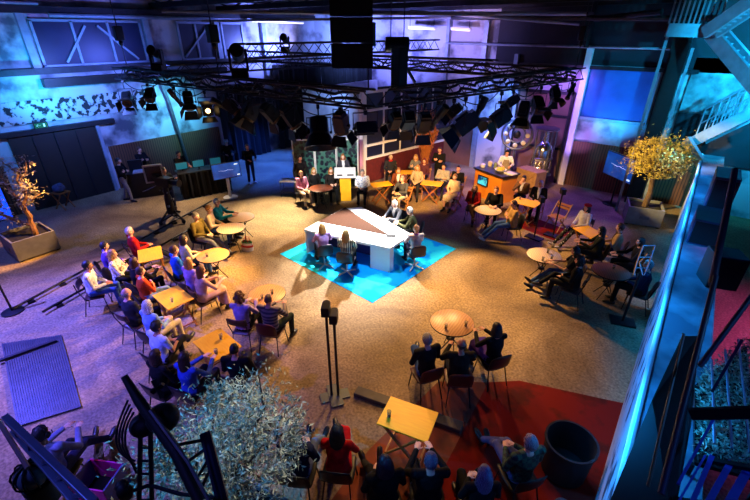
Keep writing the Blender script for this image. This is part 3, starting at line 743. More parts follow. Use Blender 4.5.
EYEW = mk('eye_white', (.9, .9, .88), .3); EYED = mk('eye_dark', (.10, .07, .06), .4); LIPS = mk('lips', (.66, .34, .32), .5)
def hairmat(c):
    return two_tone('hair_%02x%02x%02x' % tuple(int(255 * x) for x in c), tuple(x * .55 for x in c), tuple(min(1, x * 1.12) for x in c), 'wave', 26, .55, 'X', .1, .8, 8)
def finish_people():
    dg = bpy.context.evaluated_depsgraph_get(); dg.update()
    seed = 0
    for P in PEOPLE:
        seed += 1
        root = P['root']
        def ev(o, name):
            me = bpy.data.meshes.new_from_object(o.evaluated_get(dg)); me.name = name; return me
        mb = MB(); add_head(mb, P['hm'])
        for i in (-1, 1): hand(mb, P['W'][i], P['hd'][i], P['hn'][i], i, .45)
        hm_ = mb.mesh('h', [P['sk'], EYEW, EYED, LIPS])
        me = ev(P['body'], 'body')
        bm = bmesh.new(); bm.from_mesh(me); bm.from_mesh(hm_)
        me2 = bpy.data.meshes.new('body'); bm.to_mesh(me2); bm.free()
        for m in (P['sk'], EYEW, EYED, LIPS): me2.materials.append(m)
        me2.polygons.foreach_set('use_smooth', [True] * len(me2.polygons))
        o = bpy.data.objects.new('body', me2); COL.objects.link(o); o.parent = root
        for key, nm, c, mt in (('top', 'jacket' if P['jacket'] else 'top', P['topc'], P['topmat']), ('bot', 'skirt' if P['skirt'] is not None else 'trousers', P['botc'], P['botmat'])):
            me = ev(P[key], nm); me.materials.clear(); me.materials.append(mt or cloth(c))
            me.polygons.foreach_set('use_smooth', [True] * len(me.polygons))
            o = bpy.data.objects.new(nm, me); COL.objects.link(o); o.parent = root
            if key == 'top': topo = o
        hair_mesh(P['hair'], P['hm'], seed).build('hair', hairmat(P['hc']), root)
        sm = mk('shoe_%02x%02x%02x' % tuple(int(255 * x) for x in P['shoe']), P['shoe'], .4)
        for i in (-1, 1):
            A = P['A'][i]; d = P['fdir'][i].normalized(); leg = (P['K'][i] - A).normalized()
            dn = -(leg - d * leg.dot(d)).normalized(); x = d.cross(dn)
            m = MB(); bs = A + dn * .045
            m.loft([bs - d * .075, bs - d * .05, bs + d * .03, bs + d * .11, bs + d * .17, bs + d * .195], [.025, .040, .042, .048, .040, .012], [.03, .043, .044, .034, .026, .012], 10, x)
            m.cap(A + leg * .03, A + dn * .03, .05, .048, 10)
            m.build('shoe', sm, root)
        fr = lambda t, y: P['hip'] + P['s'] * t + Vector((0, y, 0))
        if P['shirt']:
            m = MB(); m.loft([fr(.12, .118), fr(.30, .128), fr(.40, .10), fr(.455, .062)], [.012, .045, .055, .045], [.012, .02, .02, .03], 10, (1, 0, 0)); m.build('shirt_front', cloth(P['shirt']), topo)
            m = MB(); m.loft([fr(.43, .01), fr(.50, .015)], [.075, .066], [.075, .066], 14, (1, 0, 0)); m.build('collar', cloth(P['shirt']), topo)
        if P['apron']:
            m = MB(); m.loft([fr(-.38, .15), fr(-.05, .155), fr(.15, .14), fr(.38, .135)], [.19, .185, .15, .10], [.012, .012, .012, .012], 12, (1, 0, 0)); m.build('apron', cloth(P['apron']), root)
        if P['extra'] == 'beret':
            MB().ell((0, -.02, .10), (.115, .12, .05), P['hm'], 16, 8).ell((0, -.02, .15), .012, P['hm'], 6, 5).build('beret', cloth((.75, .08, .09)), root)
        if P['extra'] == 'headset':
            m = MB(); m.tube([P['hm'] @ Vector((.088 * math.cos(R(a)), -.01, .135 * math.sin(R(a)))) for a in range(0, 181, 15)], .012, 6)
            for i in (-1, 1): m.ell((i * .088, -.005, -.005), (.024, .042, .046), P['hm'], 10, 8)
            m.tube([P['hm'] @ Vector(v) for v in ((.09, .0, -.02), (.08, .07, -.05), (.03, .115, -.06))], .006, 5); m.build('headset', RUBBER, root)
        if P['extra'] == 'cap':
            MB().ell((0, -.01, .045), (.087, .108, .09), P['hm'], 14, 8).ell((0, .10, .06), (.065, .075, .012), P['hm'], 12, 6).build('cap', cloth((.75, .76, .8)), root)
        if P['extra'] == 'scarf':
            m = MB(); m.lathe([(.055, -.03), (.085, -.01), (.088, .02), (.06, .035)], P['neck'] + Vector((0, .01, .0)), 16); m.build('scarf', cloth((.75, .1, .12)), root)
        for k in ('body', 'top', 'bot'):
            o = P[k]; me = o.data; bpy.data.objects.remove(o); bpy.data.meshes.remove(me)
# ================================================================== furniture
def shell_chair_proto(name, shellmat, legmat, kind='shell'):
    t = empty(name, (0, 0, 0))
    # moulded seat and back
    m = MB(); sec = []
    def sheet(rows, th):
        nx = 9; vs = []; fs = []
        for (y, z, hw, cup) in rows:
            for j in range(nx):
                u = j / (nx - 1) * 2 - 1
                vs.append((u * hw, y + (abs(u) ** 2.5) * cup[0], z + (abs(u) ** 2.5) * cup[1]))
        n = len(rows)
        for i in range(n - 1):
            for j in range(nx - 1): fs.append((i * nx + j, i * nx + j + 1, (i + 1) * nx + j + 1, (i + 1) * nx + j))
        me = MB(); me.add(vs, fs); return me
    if kind == 'shell':
        s1 = sheet([(.26, .42, .18, (0, .01)), (.22, .432, .21, (0, .012)), (.05, .428, .225, (0, .012)), (-.12, .426, .22, (0, .015)), (-.19, .434, .21, (.01, .02))], .012)
        s2 = sheet([(-.19, .434, .21, (.01, .02)), (-.235, .50, .215, (.03, .02)), (-.265, .62, .22, (.05, 0)), (-.29, .74, .21, (.05, -.01)), (-.305, .83, .16, (.02, -.03))], .012)
    else:
        s1 = sheet([(.22, .436, .19, (0, 0)), (.0, .432, .20, (0, 0)), (-.18, .436, .18, (0, 0))], .02)
        s2 = sheet([(-.235, .68, .20, (.04, 0)), (-.25, .76, .205, (.04, 0)), (-.26, .84, .20, (.04, 0))], .02)
    for sname, s in (('seat', s1), ('backrest', s2)):
        o = s.build(sname, shellmat, t); so = o.modifiers.new('solid', 'SOLIDIFY'); so.thickness = .014; so.offset = -1
    L = ((.17, .20, .21, .24, 'leg'), (-.17, .20, -.21, .24, 'leg'), (.17, -.15, .21, -.26, 'leg'), (-.17, -.15, -.21, -.26, 'leg'))
    for (x0, y0, x1, y1, nm) in L:
        MB().tube([(x0, y0, .415), (x1, y1, .012)], .011, 7).build('leg', legmat, t)
    MB().tube([(-.17, .20, .405), (.17, .20, .405), (.17, -.15, .40), (-.17, -.15, .40), (-.17, .20, .405)], .010, 6).build('under_frame', legmat, t)
    if kind != 'shell':
        for i in (-1, 1): MB().tube([(i * .17, -.15, .41), (i * .185, -.245, .70), (i * .18, -.262, .86)], .011, 6).build('back_post', legmat, t)
    return t
def folding_proto():
    t = empty('folding_chair', (0, 0, 0)); wm = mk('pale_chair_wood', (.66, .44, .24), .5, 0, .2, 12)
    m = MB()
    for i in range(6): m.box((0, -.16 + i * .07, .428), (.43, .055, .018))
    m.build('seat', wm, t, False)
    m = MB()
    for z in (.68, .78): m.box((0, -.235 - (z - .68) * .3, z), (.48, .018, .075))
    m.build('backrest', wm, t, False)
    for i in (-1, 1):
        MB().bar((i * .245, .26, 0), (i * .245, -.30, .86), .022, .04).build('frame', wm, t, False)
        MB().bar((i * .22, -.28, 0), (i * .22, .20, .415), .022, .04).build('leg', wm, t, False)
    MB().bar((-.22, -.2, .08), (.22, -.2, .08), .02).build('stretcher', wm, t, False)
    return t
def swivel_proto():
    t = shell_chair_proto('swivel_chair', mk('navy_shell', (.08, .10, .2), .5), WHITEP)
    for c in list(t.children):
        if c.name.startswith('leg') or c.name.startswith('under'): bpy.data.objects.remove(c)
    MB().tube([(0, .03, .43), (0, .03, .08)], .022, 10).build('column', WHITEP, t)
    for k in range(4):
        a = R(45 + 90 * k)
        MB().bar((0, .03, .075), (.27 * math.cos(a), .03 + .27 * math.sin(a), .03), .035, .03).ell((.27 * math.cos(a), .03 + .27 * math.sin(a), .022), .022).build('base_leg', WHITEP, t)
    return t
def copy_tree(o, parent=None):
    c = o.copy(); COL.objects.link(c); c.parent = parent
    for ch in list(o.children): copy_tree(ch, c)
    return c
PROTO = {
 'dark': shell_chair_proto('shell_chair', mk('black_shell', (.06, .06, .07), .45), BLACK),
 'red': shell_chair_proto('shell_chair', mk('oxblood_shell', (.30, .07, .06), .45), BLACK),
 'brown': shell_chair_proto('slat_back_chair', mk('dark_brown_ply', (.24, .12, .09), .45), BLACK, 'ply'),
 'fold': folding_proto(), 'swivel': swivel_proto()}
USED = set()
CHNAME = {'dark': 'black shell chair', 'red': 'dark red shell chair', 'brown': 'brown plywood chair with black legs', 'fold': 'pale wooden folding chair', 'swivel': 'navy swivel chair on a white star base'}
CHGROUP = {'dark': 'black shell chairs', 'red': 'dark red shell chairs', 'brown': 'brown plywood chairs', 'fold': 'wooden folding chairs', 'swivel': 'swivel chairs at the presenters desk'}
def place_chair(kind, loc, yaw, label, lift=0.0):
    p = PROTO[kind]
    o = p if kind not in USED else copy_tree(p)
    USED.add(kind)
    o.location = (loc[0], loc[1], 0); o.rotation_euler = (0, 0, yaw)
    if lift:
        pass
    tag(o, CHNAME[kind] + ' ' + label, 'chair', CHGROUP[kind])
    return o
WOODY = two_tone('yellow_table_wood', (.96, .68, .09), (1.0, .76, .13), 'noise', 4, .5, lo=.3, hi=.7, mapscale=(1, 8, 1))
WOODR = two_tone('oak_round_top', (.74, .54, .32), (.82, .63, .40), 'wave', 6.0, .4, 'X', .1, .9, 4.5)
WOODP = two_tone('pale_round_top', (.76, .66, .58), (.84, .75, .66), 'wave', 6.0, .4, 'X', .1, .9, 4.5)
WOODD = two_tone('redbrown_round_top', (.46, .23, .14), (.55, .29, .18), 'wave', 6.0, .4, 'X', .1, .9, 4.5)
LEGW = mk('table_leg_wood', (.60, .36, .13), .5, 0, .2, 10)
def round_table(px, label, r, topm, rz=0.0):
    p = at(px[0], px[1], .74); t = empty('round_table', (p.x, p.y, 0), rz); tag(t, label, 'table', 'round bistro tables')
    tp = MB().lathe([(r - .012, .715), (r, .72), (r, .738), (r - .006, .742)], n=36)
    tp = tp.build('tabletop', topm, t)
    MB().lathe([(r + .001, .712), (r + .006, .716), (r + .006, .734), (r + .001, .738)], n=36).build('edge_band', BLACK, tp)
    for k in range(4):
        a = R(45 + 90 * k); b = R(45 + 90 * k + 150)
        MB().tube([(.24 * math.cos(b), .24 * math.sin(b), .71), (.26 * math.cos(a), .26 * math.sin(a), .0)], .011, 7).build('leg', BLACK, t)
    MB().lathe([(.075, .33), (.09, .34), (.09, .36), (.075, .37)], n=16).build('leg_ring', BLACK, t)
    return t
def rect_table(px, dirpx, label, w=.78, d=.56):
    p = at(px[0], px[1], .74); q = at(dirpx[0], dirpx[1], .74)
    yaw = math.atan2(q.y - p.y, q.x - p.x)
    t = empty('folding_table', (p.x, p.y, 0), yaw); tag(t, label, 'table', 'yellow wooden folding tables')
    MB().box((0, 0, .73), (w, d, .025)).build('tabletop', WOODY, t, False, .006)
    for i in (-1, 1):
        for j in (-1, 1):
            MB().bar((j * w * .40, i * (d / 2 - .05 - .02 * (j > 0)), .71), (-j * w * .40, i * (d / 2 - .05 - .02 * (j > 0)), 0), .03, .035, (0, 1, 0)).build('leg', LEGW, t, False)
    for j in (-1, 1): MB().bar((j * w * .34, -d / 2 + .05, .10), (j * w * .34, d / 2 - .05, .10), .025).build('stretcher', LEGW, t, False)
    return t
GLASS_N = [None]
def glass(px, label, z=.743):
    p = at(px[0], px[1], z + .05)
    if GLASS_N[0] is None:
        m = MB(); m.lathe([(.026, 0), (.033, .11), (.030, .11), (.024, .008)], n=14)
        t = empty('drinking_glass', (0, 0, 0)); m.build('glass_wall', GLASS, t)
        MB().lathe([(.022, .01), (.026, .06)], n=14).build('drink', mk('amber_drink', (.7, .5, .25), .2), t)
        GLASS_N[0] = t; o = t
    else: o = copy_tree(GLASS_N[0])
    o.location = (p.x, p.y, z); tag(o, label, 'glass', 'drinking glasses on the tables')
    return o
# ================================================================== presenters' desk and carpet
CYANC = two_tone('printed_cyan_carpet', (.0, .60, 1.0), (.14, .84, 1.0), 'noise', .55, .9, lo=.47, hi=.50)
CYANC.node_tree.nodes['Principled BSDF'].inputs['Specular IOR Level'].default_value = .1
c0, c1, c2 = at(280, 254), at(372.4, 303), at(456, 249); c3 = c0 + c2 - c1
o = MB().prism([(p.x, p.y) for p in (c0, c1, c2, c3)], 0, .012).build('carpet', CYANC, None, False)
tag(o, 'square cyan printed carpet under the white presenters desk', 'carpet')
dk = empty('presenters_desk', (-6.9, 8.5, .0125)); tag(dk, 'large white wedge-shaped desk with wood inlay on the cyan carpet', 'desk')
def rel(pts): return [(x + 6.9, y - 8.5) for x, y in pts]
DW = mk('white_desk_laminate', (.88, .88, .90), .3, 0, .02, 3)
NAVY = mk('blue_desk_recess', (.03, .10, .42), .5, 0, .15, 2)
WOODI = two_tone('brown_wood_inlay', (.15, .09, .065), (.26, .165, .12), 'wave', 5, .85, 'Y', .1, .6, 2)
WOODI.node_tree.nodes['Principled BSDF'].inputs['Specular IOR Level'].default_value = .1
A_, B_, C_, D_, E_ = (-8.17, 7.25), (-5.52, 7.82), (-5.55, 8.88), (-7.95, 9.60), (-8.35, 9.14)
MB().prism(rel([A_, B_, C_, D_, E_]), .68, .76).build('desktop', DW, dk, False, .008)
MB().prism(rel([(-8.22, 7.88), (-5.95, 8.42), (-8.33, 9.24)]), .760, .766).build('wood_inlay', WOODI, dk, False)
def panel(p, q, z0, z1, th=.06, ins=.0):
    p = Vector((*p, 0)); q = Vector((*q, 0)); m = MB(); zc = (z0 + z1) / 2
    m.bar(p + Vector((0, 0, zc)), q + Vector((0, 0, zc)), th, z1 - z0); return m
def lerp2(p, q, t): return (p[0] + (q[0] - p[0]) * t, p[1] + (q[1] - p[1]) * t)
rA, rB, rC, rD, rE = rel([A_, B_, C_, D_, E_])
back = lambda p, dx, dy: (p[0] + dx, p[1] + dy)
panel(back(lerp2(rA, rB, .08), -.12, .66), back(lerp2(rA, rB, .74), -.12, .66), .02, .68).build('recess_panel', NAVY, dk, False)
panel(back(lerp2(rB, rC, .24), -.66, 0), back(lerp2(rB, rC, .62), -.66, 0), .02, .68).build('recess_panel', NAVY, dk, False)
MB().prism([back(lerp2(rA, rB, .78), 0, .02), back(rB, -.01, .01), back(lerp2(rB, rC, .18), -.01, 0), back(lerp2(rB, rC, .18), -.5, .0), back(lerp2(rA, rB, .78), -.1, .42)], 0, .68).build('corner_panel', DW, dk, False)
panel(back(rA, .04, .02), back(rA, .0, .55), .0, .68, .06).build('end_panel', DW, dk, False)
panel(back(rC, -.05, -.06), back(rC, -.05, -.16), .0, .68, .06).build('end_panel', DW, dk, False)
panel(back(rC, -.95, -.34), back(rD, .45, -.72), .0, .68, .05).build('back_panel', DW, dk, False)
panel(back(rA, .03, .06), back(rE, .04, -.02), .0, .68, .05).build('end_panel', DW, dk, False)
p = at(391, 236, .775)
t = MB().box((0, 0, .006), (.26, .18, .012), Matrix.Rotation(R(25), 4, 'Z')).build('tablet', BLACK); t.location = (p.x, p.y, .7735)
tag(t, 'dark tablet lying on the white desk near its right corner', 'tablet')
# lectern
p = at(346, 199.5); lec = empty('lectern', (p.x, p.y, 0), yaw_to(p, at(345, 250))); tag(lec, 'yellow wood lectern with a slanted white top left of the partition', 'lectern')
MB().box((0, 0, .52), (.42, .34, 1.04)).build('column', WOODY, lec, False, .01)
m = MB(); m.box((0, 0, 0), (.80, .46, .05), Matrix.Translation((0, .02, 1.13)) @ Matrix.Rotation(R(-22), 4, 'X')).box((0, .24, 1.06), (.80, .03, .22)); m.build('top', WHITEP, lec, False, .006)
m = MB(); 
for i, (cx, wdt) in enumerate(((-.20, .24), (.20, .20))): m.box((cx, .258, 1.07), (wdt, .006, .05))
m.build('logo_lettering', BLACK, lec, False)
# bar counter
by = math.radians(-21)
bp = Vector((-5.68, 15.05, 0)); bar = empty('bar_counter', bp, by); tag(bar, 'orange wooden cooking counter with dark worktop by the back wall', 'counter')
ORW = two_tone('orange_counter_board', (.80, .48, .12), (.86, .54, .15), 'noise', 2, .45)
MB().box((0, 0, .52), (1.40, .84, 1.04)).build('body', ORW, bar, False, .01)
MB().box((0, 0, 1.07), (1.52, .96, .06)).build('worktop', mk('dark_worktop', (.12, .10, .10), .3, 0, .3, 6), bar, False, .006)
MB().box((-.705, 0, .5), (.02, .7, .9)).build('side_panel', ORW, bar, False)
s_ = empty('display_screen', (0, 0, 0), by); sp = bp + Matrix.Rotation(by, 3, 'Z') @ Vector((-.2, -.455, .70)); s_.location = sp
tag(s_, 'small blue screen on the front of the orange counter', 'screen')
MB().box((0, 0, 0), (.52, .05, .36)).build('bezel', BLACK, s_, False)
MB().box((0, -.028, 0), (.46, .008, .30)).build('picture', two_tone('screen_small_picture', (.01, .15, .4), (.25, .75, .9), 'noise', 3, .3), s_, False)
pm = bpy.data.materials['screen_small_picture'].node_tree; bs = pm.nodes['Principled BSDF']; pm.links.new(pm.nodes['Color Ramp'].outputs[0], bs.inputs['Emission Color']); bs.inputs['Emission Strength'].default_value = .8
for i, (dx, dy, h, r_) in enumerate(((-.55, .2, .2, .09), (-.35, .3, .16, .08), (-.58, -.15, .14, .10), (-.2, .12, .24, .06))):
    q = bp + Matrix.Rotation(by, 3, 'Z') @ Vector((dx, dy, 1.1))
    o = MB().lathe([(r_ * .8, 0), (r_, h * .3), (r_, h * .8), (r_ * .55, h)], n=16).build('jar', mk('jar_%d' % i, ((.75, .7, .6), (.6, .35, .2), (.8, .8, .82), (.45, .5, .4))[i], .25))
    o.location = q; tag(o, ('pale squat jar on the counter beside the cook', 'brown jar on the far left of the counter', 'wide white pot at the counter front', 'tall green bottle-shaped jar on the counter')[i], 'jar')
q = bp + Matrix.Rotation(by, 3, 'Z') @ Vector((.25, -.05, 1.1))
bo = empty('salad_bowl', q); tag(bo, 'wide bowl of yellow-green food in front of the cook', 'bowl')
MB().lathe([(.08, 0), (.2, .07), (.23, .11), (.21, .11), (.18, .08)], n=20).build('bowl', WHITEP, bo)
m = MB()
for i in range(26): m.ell((random.uniform(-.13, .13), random.uniform(-.13, .13), .10 + random.uniform(0, .05)), random.uniform(.03, .05), None, 7, 5)
fo = m.build('food', mk('yellow_food', (.75, .68, .2), .6, 0, .4, 10), bo); fo['kind'] = 'stuff'
q = bp + Matrix.Rotation(by, 3, 'Z') @ Vector((.6, .1, 1.1))
o = MB().box((0, 0, .02), (.4, .3, .04)).build('serving_board', mk('board_white', (.8, .78, .72), .5)); o.location = q; o.rotation_euler.z = by; tag(o, 'pale serving board at the right end of the orange counter', 'board')
# objects behind the counter
p = Vector((-5.95, 17.5, 0))
wh = empty('wheel_sculpture', p, R(8)); tag(wh, 'round pierced wheel on a tall stand behind the cook', 'sculpture')
m = MB()
for rr, th in ((.62, .05), (.34, .03)): m.tube([(rr * math.cos(R(a)), 0, 2.0 + rr * math.sin(R(a))) for a in range(0, 361, 12)], th, 8)
m.build('rim', STEEL, wh)
for k in range(8):
    a = R(45 * k); MB().ell((.45 * math.cos(a), -.03, 2.0 + .45 * math.sin(a)), (.10, .06, .10)).build('lamp_bulb', mk('pale_bulb', (.85, .8, .65), .3), wh)
MB().ell((0, -.02, 2.0), (.17, .09, .17)).build('hub', BLACK, wh)
MB().tube([(0, .05, 1.4), (0, .05, .05)], .05).lathe([(.3, 0), (.3, .05), (.05, .08)], (0, .05, 0)).build('stand', STEEL, wh)
p = at(536, 185); st = empty('copper_still', (p.x, 17.75, 0)); tag(st, 'tall silver distilling kettle behind the wooden crate', 'still')
MB().lathe([(.30, .5), (.36, .6), (.36, 1.5), (.30, 1.68), (.12, 1.85), (.10, 2.2), (.16, 2.26)], n=24).build('kettle', CHROME, st)
for k in range(4):
    a = R(45 + 90 * k); MB().tube([(.42 * math.cos(a), .42 * math.sin(a), 0), (.42 * math.cos(a), .42 * math.sin(a), 2.35)], .03).build('post', STEEL, st)
for pf in ([(.40, 2.30), (.46, 2.32), (.46, 2.36), (.40, 2.38)], [(.38, 1.1), (.40, 1.12), (.40, 1.18), (.38, 1.2)], [(.42, .42), (.46, .44), (.46, .48), (.3, .5)]): MB().lathe(pf, n=24).build('ring', STEEL, st)
for k in range(5):
    a = R(200 + 35 * k); MB().tube([(.2 * math.cos(a), .2 * math.sin(a), .5), (.46 * math.cos(a), .46 * math.sin(a), .85), (.4 * math.cos(a), .4 * math.sin(a), 1.15)], .025).build('pipe', CHROME, st)
p = at(524, 193); cr = empty('wooden_crate', (p.x, p.y + .5, 0), R(-20)); tag(cr, 'pale wooden crate between the counter and the silver kettle', 'crate')
CRW = mk('pale_crate_wood', (.62, .48, .32), .6, 0, .2, 8)
MB().box((0, 0, .45), (1.0, .6, .86)).build('box', CRW, cr, False, .01)
for i in (-1, 1): MB().box((i * .46, -.315, .45), (.09, .03, .88)).build('batten', CRW, cr, False)
m = MB(); m.bar((-.42, -.318, .08), (.42, -.318, .82), .07, .03, (0, 1, 0)); m.build('batten', CRW, cr, False)
# standing stools beside the counter removed, tall reeds by the partition
p = at(432, 166); rd = empty('dried_reeds', (p.x, 16.2, 0)); rd.location.x = -9.55; tag(rd, 'tall bunch of orange-lit dried reeds in front of the partition end', 'dried plant')
m = MB(); lf = MB()
for i in range(90):
    a = random.uniform(0, 6.28); r_ = random.uniform(0, .35); h = random.uniform(1.8, 3.0); ta = random.uniform(.1, .55)
    b0 = Vector((r_ * math.cos(a) * .4, r_ * math.sin(a) * .4, .4)); b1 = b0 + Vector((math.cos(a) * ta, math.sin(a) * ta, h - .4))
    m.tube([b0, b0.lerp(b1, .6) + Vector((0, 0, .1)), b1], .008, 4)
    for k in range(5):
        c = b0.lerp(b1, .5 + .1 * k); u = Vector((random.uniform(-1, 1), random.uniform(-1, 1), random.uniform(.1, 1))).normalized() * .16; v = u.cross(Vector((0, 0, 1))).normalized() * .03
        lf.add([c - v, c + u * .5 - v, c + u, c + u * .5 + v, c + v], [(0, 1, 2, 3, 4)])
REED = mk('dried_reed', (.70, .42, .18), .7, 0, .3, 8)
m.build('stems', REED, rd); lf.build('leaves', REED, rd, False)
MB().lathe([(.2, 0), (.28, .35), (.3, .42), (.27, .42)], n=18).build('pot', mk('clay_pot', (.42, .22, .14), .7), rd)

# ================================================================== tables
T = {}
round_table((241, 217), 'pale round table in front of the man in the turquoise shirt', .40, WOODP, .3)
round_table((231, 228), 'white-topped round table nearest the man in the olive jacket', .40, WOODP, .9)
round_table((213, 255), 'oak round table beside the white and red bag', .40, WOODR, .2)
round_table((267, 294), 'oak round table before the curly-haired woman and bald man', .40, WOODR, .5)
round_table((452, 322), 'oak round table with two glasses alone in the middle of the front floor', .43, WOODR, .1)
round_table((544, 255), 'violet-lit round table with several glasses at the right', .42, WOODP, .6)
round_table((488, 210), 'violet-lit round table beside the woman in the red cardigan', .42, WOODP, .2)
round_table((321, 188), 'red-brown round table left of the lectern', .43, WOODD, .7)
round_table((611, 271), 'brown round table beside the lit blue chrome frame', .42, WOODD, .4)
rect_table((150, 254), (152, 267), 'yellow folding table in front of the man in the red sweater')
rect_table((173, 297), (187, 309), 'yellow folding table on the left in front of the orange sweater')
rect_table((217, 344), (237, 362), 'yellow folding table beside the man in black, right of the white T-shirt')
rect_table((408, 418), (433, 427), 'large yellow folding table at the front edge, one glass on it')
rect_table((381, 184), (399, 182), 'yellow folding table beside the man in the patterned shirt', .78, .5)
rect_table((405, 172), (421, 172), 'yellow folding table nearest the glazed partition', .74, .5)
rect_table((432, 183), (449, 185), 'yellow folding table before the woman in the cream dress', .78, .55)
rect_table((526, 202), (542, 206), 'yellow folding table behind the man in the beige sweater', .85, .6)
rect_table((590, 232), (604, 240), 'yellow folding table beside the woman in the red beret')
for px, lb in (((446, 327), 'left glass on the round table at the front'), ((466, 324), 'right glass on the round table at the front'), ((389, 414), 'lone glass on the big yellow table at the front edge'), ((216, 352), 'near glass on the yellow table beside the man in black'), ((221, 337), 'far glass on the yellow table beside the man in black'), ((262, 297), 'left glass on the oak table of the curly-haired woman'), ((272, 292), 'right glass on the oak table of the curly-haired woman'), ((172, 300), 'glass on the yellow table before the orange sweater'), ((548, 251), 'far glass on the violet round table'), ((543, 259), 'near left glass on the violet round table'), ((552, 257), 'near right glass on the violet round table'), ((614, 267), 'glass on the brown round table at the right'), ((520, 198), 'glass on the yellow table behind the beige sweater'), ((207, 255), 'glass on the oak table beside the bag')):
    glass(px, lb)

# ================================================================== the audience, seated
C = dict(black=(.05, .05, .06), charcoal=(.14, .14, .16), white=(.86, .86, .88), cream=(.80, .74, .62), jeans=(.22, .34, .56), ljeans=(.42, .50, .62), navy=(.08, .10, .2), grey=(.42, .43, .46), brown=(.30, .20, .13))
GREY = (.52, .51, .50); WHH = (.82, .80, .76); DKB = (.10, .07, .06); BRN = (.30, .18, .10); BLD = (.70, .52, .28); BLK = (.035, .03, .03)
PLAID = two_tone('green_plaid_shirt', (.03, .08, .06), (.16, .30, .20), 'checker', 16)
STRIPE = two_tone('striped_blouse', (.15, .13, .12), (.78, .72, .62), 'wave', 7, .8, 'X', .4, .6)
DOTS = two_tone('black_white_pattern', (.05, .05, .06), (.80, .80, .80), 'voronoi', 22, .8, lo=.25, hi=.3)
DOTS2 = two_tone('black_dotted_trousers', (.80, .80, .80), (.04, .04, .05), 'voronoi', 16, .8, lo=.22, hi=.28)
BLUEP = two_tone('blue_white_pattern', (.25, .38, .62), (.85, .86, .88), 'voronoi', 18, .8, lo=.25, hi=.4)
WASH = two_tone('grey_striped_shirt', (.22, .21, .24), (.46, .40, .38), 'wave', 4, .8, 'Z', .4, .6)
D = (372, 236)
# left block
person('white-haired man in a red sweater beside the far left yellow table', (129, 230), (250, 235), hair='short', hc=WHH, top=(.66, .08, .09), bot=C['navy'], arms='lap', legs='out', lean=-6, skin=1, chair='brown', chlabel='under the man in the red sweater')
person('dark-haired person in a purple jacket left of the yellow table', (117, 245), (240, 262), hair='short', hc=DKB, top=(.38, .24, .55), bot=C['black'], arms='lap', legs='cross', fem=True, chair='dark', chlabel='under the person in the purple jacket')
person('blonde long-haired woman in a black and white patterned top', (107, 255), (235, 270), nudge=(-0.02, 0.12), hair='long', hc=BLD, top=C['black'], topmat=DOTS, bot=C['black'], fem=True, arms='fold', chair='dark', chlabel='under the blonde woman in the patterned top')
person('dark-haired man in a white shirt and blue jeans, leftmost in the audience', (91, 263), (190, 292), nudge=(0, -0.08), hair='short', hc=BLK, top=C['white'], bot=C['jeans'], arms='lap', legs='normal', lean=4, skin=2, chair='brown', chlabel='under the leftmost man in the white shirt')
person('dark-haired woman in black behind the far left yellow table', (137, 258), (260, 250), hair='bob', hc=BRN, top=C['black'], bot=C['black'], fem=True, arms='table', chair='dark', chlabel='under the woman in black at the far left yellow table')
person('person in an orange sweater and pale jeans in the left block', (140, 270), (250, 275), hair='short', hc=BRN, top=(.72, .24, .07), bot=C['ljeans'], arms='fold', legs='out', fem=True, chair='dark', chlabel='under the person in the orange sweater')
person('balding man in black seen from behind, left of the yellow tables', (137, 289), (270, 255), nudge=(-0.02, -0.08), hair='bald', hc=GREY, top=C['charcoal'], bot=C['black'], arms='lap', skin=1, chair='brown', chlabel='under the balding man in black')
person('grey-haired person in a pale blue shirt seen from behind', (147, 304), (280, 265), hair='bob', hc=WHH, top=(.50, .62, .86), bot=C['cream'], arms='lap', fem=True, chair='dark', chlabel='under the grey-haired person in pale blue')
person('dark-haired man in a white T-shirt with one knee raised', (156, 325), (285, 290), hair='short', hc=BLK, top=(.74, .78, .92), bot=C['charcoal'], arms='lap', legs='cross', sleeves=False, lean=4, skin=2, chair='dark', chlabel='under the man in the white T-shirt')
person('brown-haired woman in black at the left end of the front rows', (155, 354), (270, 320), hair='bob', hc=(.20, .11, .07), top=C['black'], bot=C['black'], fem=True, arms='lap', chair='dark', chlabel='under the brown-haired woman in black')
person('long-haired brunette in a blue top behind the grey-green tree', (184, 356), (290, 310), hair='long', hc=(.18, .10, .08), top=(.16, .26, .62), bot=C['navy'], fem=True, arms='table', chair='dark', chlabel='under the brunette in the blue top')
person('man in a dark jacket seated right of the nearest left yellow table', (234, 348), (300, 262), hair='shaved', hc=BLK, top=C['black'], bot=C['charcoal'], arms='lap', legs='cross', skin=1, chair='brown', chlabel='under the man in the dark jacket by the tree')
person('brown-haired woman in a long pink dress seated side-on', (199, 268), (290, 262), hair='long', hc=(.36, .20, .12), top=(.76, .60, .54), bot=(.76, .60, .54), fem=True, arms='table', skirt=.8, lean=6, chair='brown', chlabel='under the woman in the long pink dress')
person('blonde person in a lavender top behind the pink dress', (188, 261), (280, 252), hair='bob', hc=BLD, top=(.62, .52, .76), bot=C['charcoal'], fem=True, arms='lap', chair='dark', chlabel='under the person in the lavender top')
person('man in a bright blue sweater behind the oak round table', (174, 248), (280, 245), hair='short', hc=BRN, top=(.08, .34, .72), bot=C['charcoal'], arms='lap', skin=1, chair='dark', chlabel='under the man in the bright blue sweater')
person('woman in a cream sweater left of the oak round table', (183, 238), (290, 243), hair='bob', hc=DKB, top=C['cream'], bot=C['jeans'], fem=True, arms='lap', skin=1, chair='dark', chlabel='under the woman in the cream sweater')
person('grey-haired man in an olive jacket with outstretched legs', (197, 214), (300, 248), nudge=(0.06, -0.08), hair='short', hc=GREY, top=(.38, .33, .14), bot=C['grey'], arms='lap', legs='out', lean=-4, jacket=True, chair='dark', chlabel='under the man in the olive jacket')
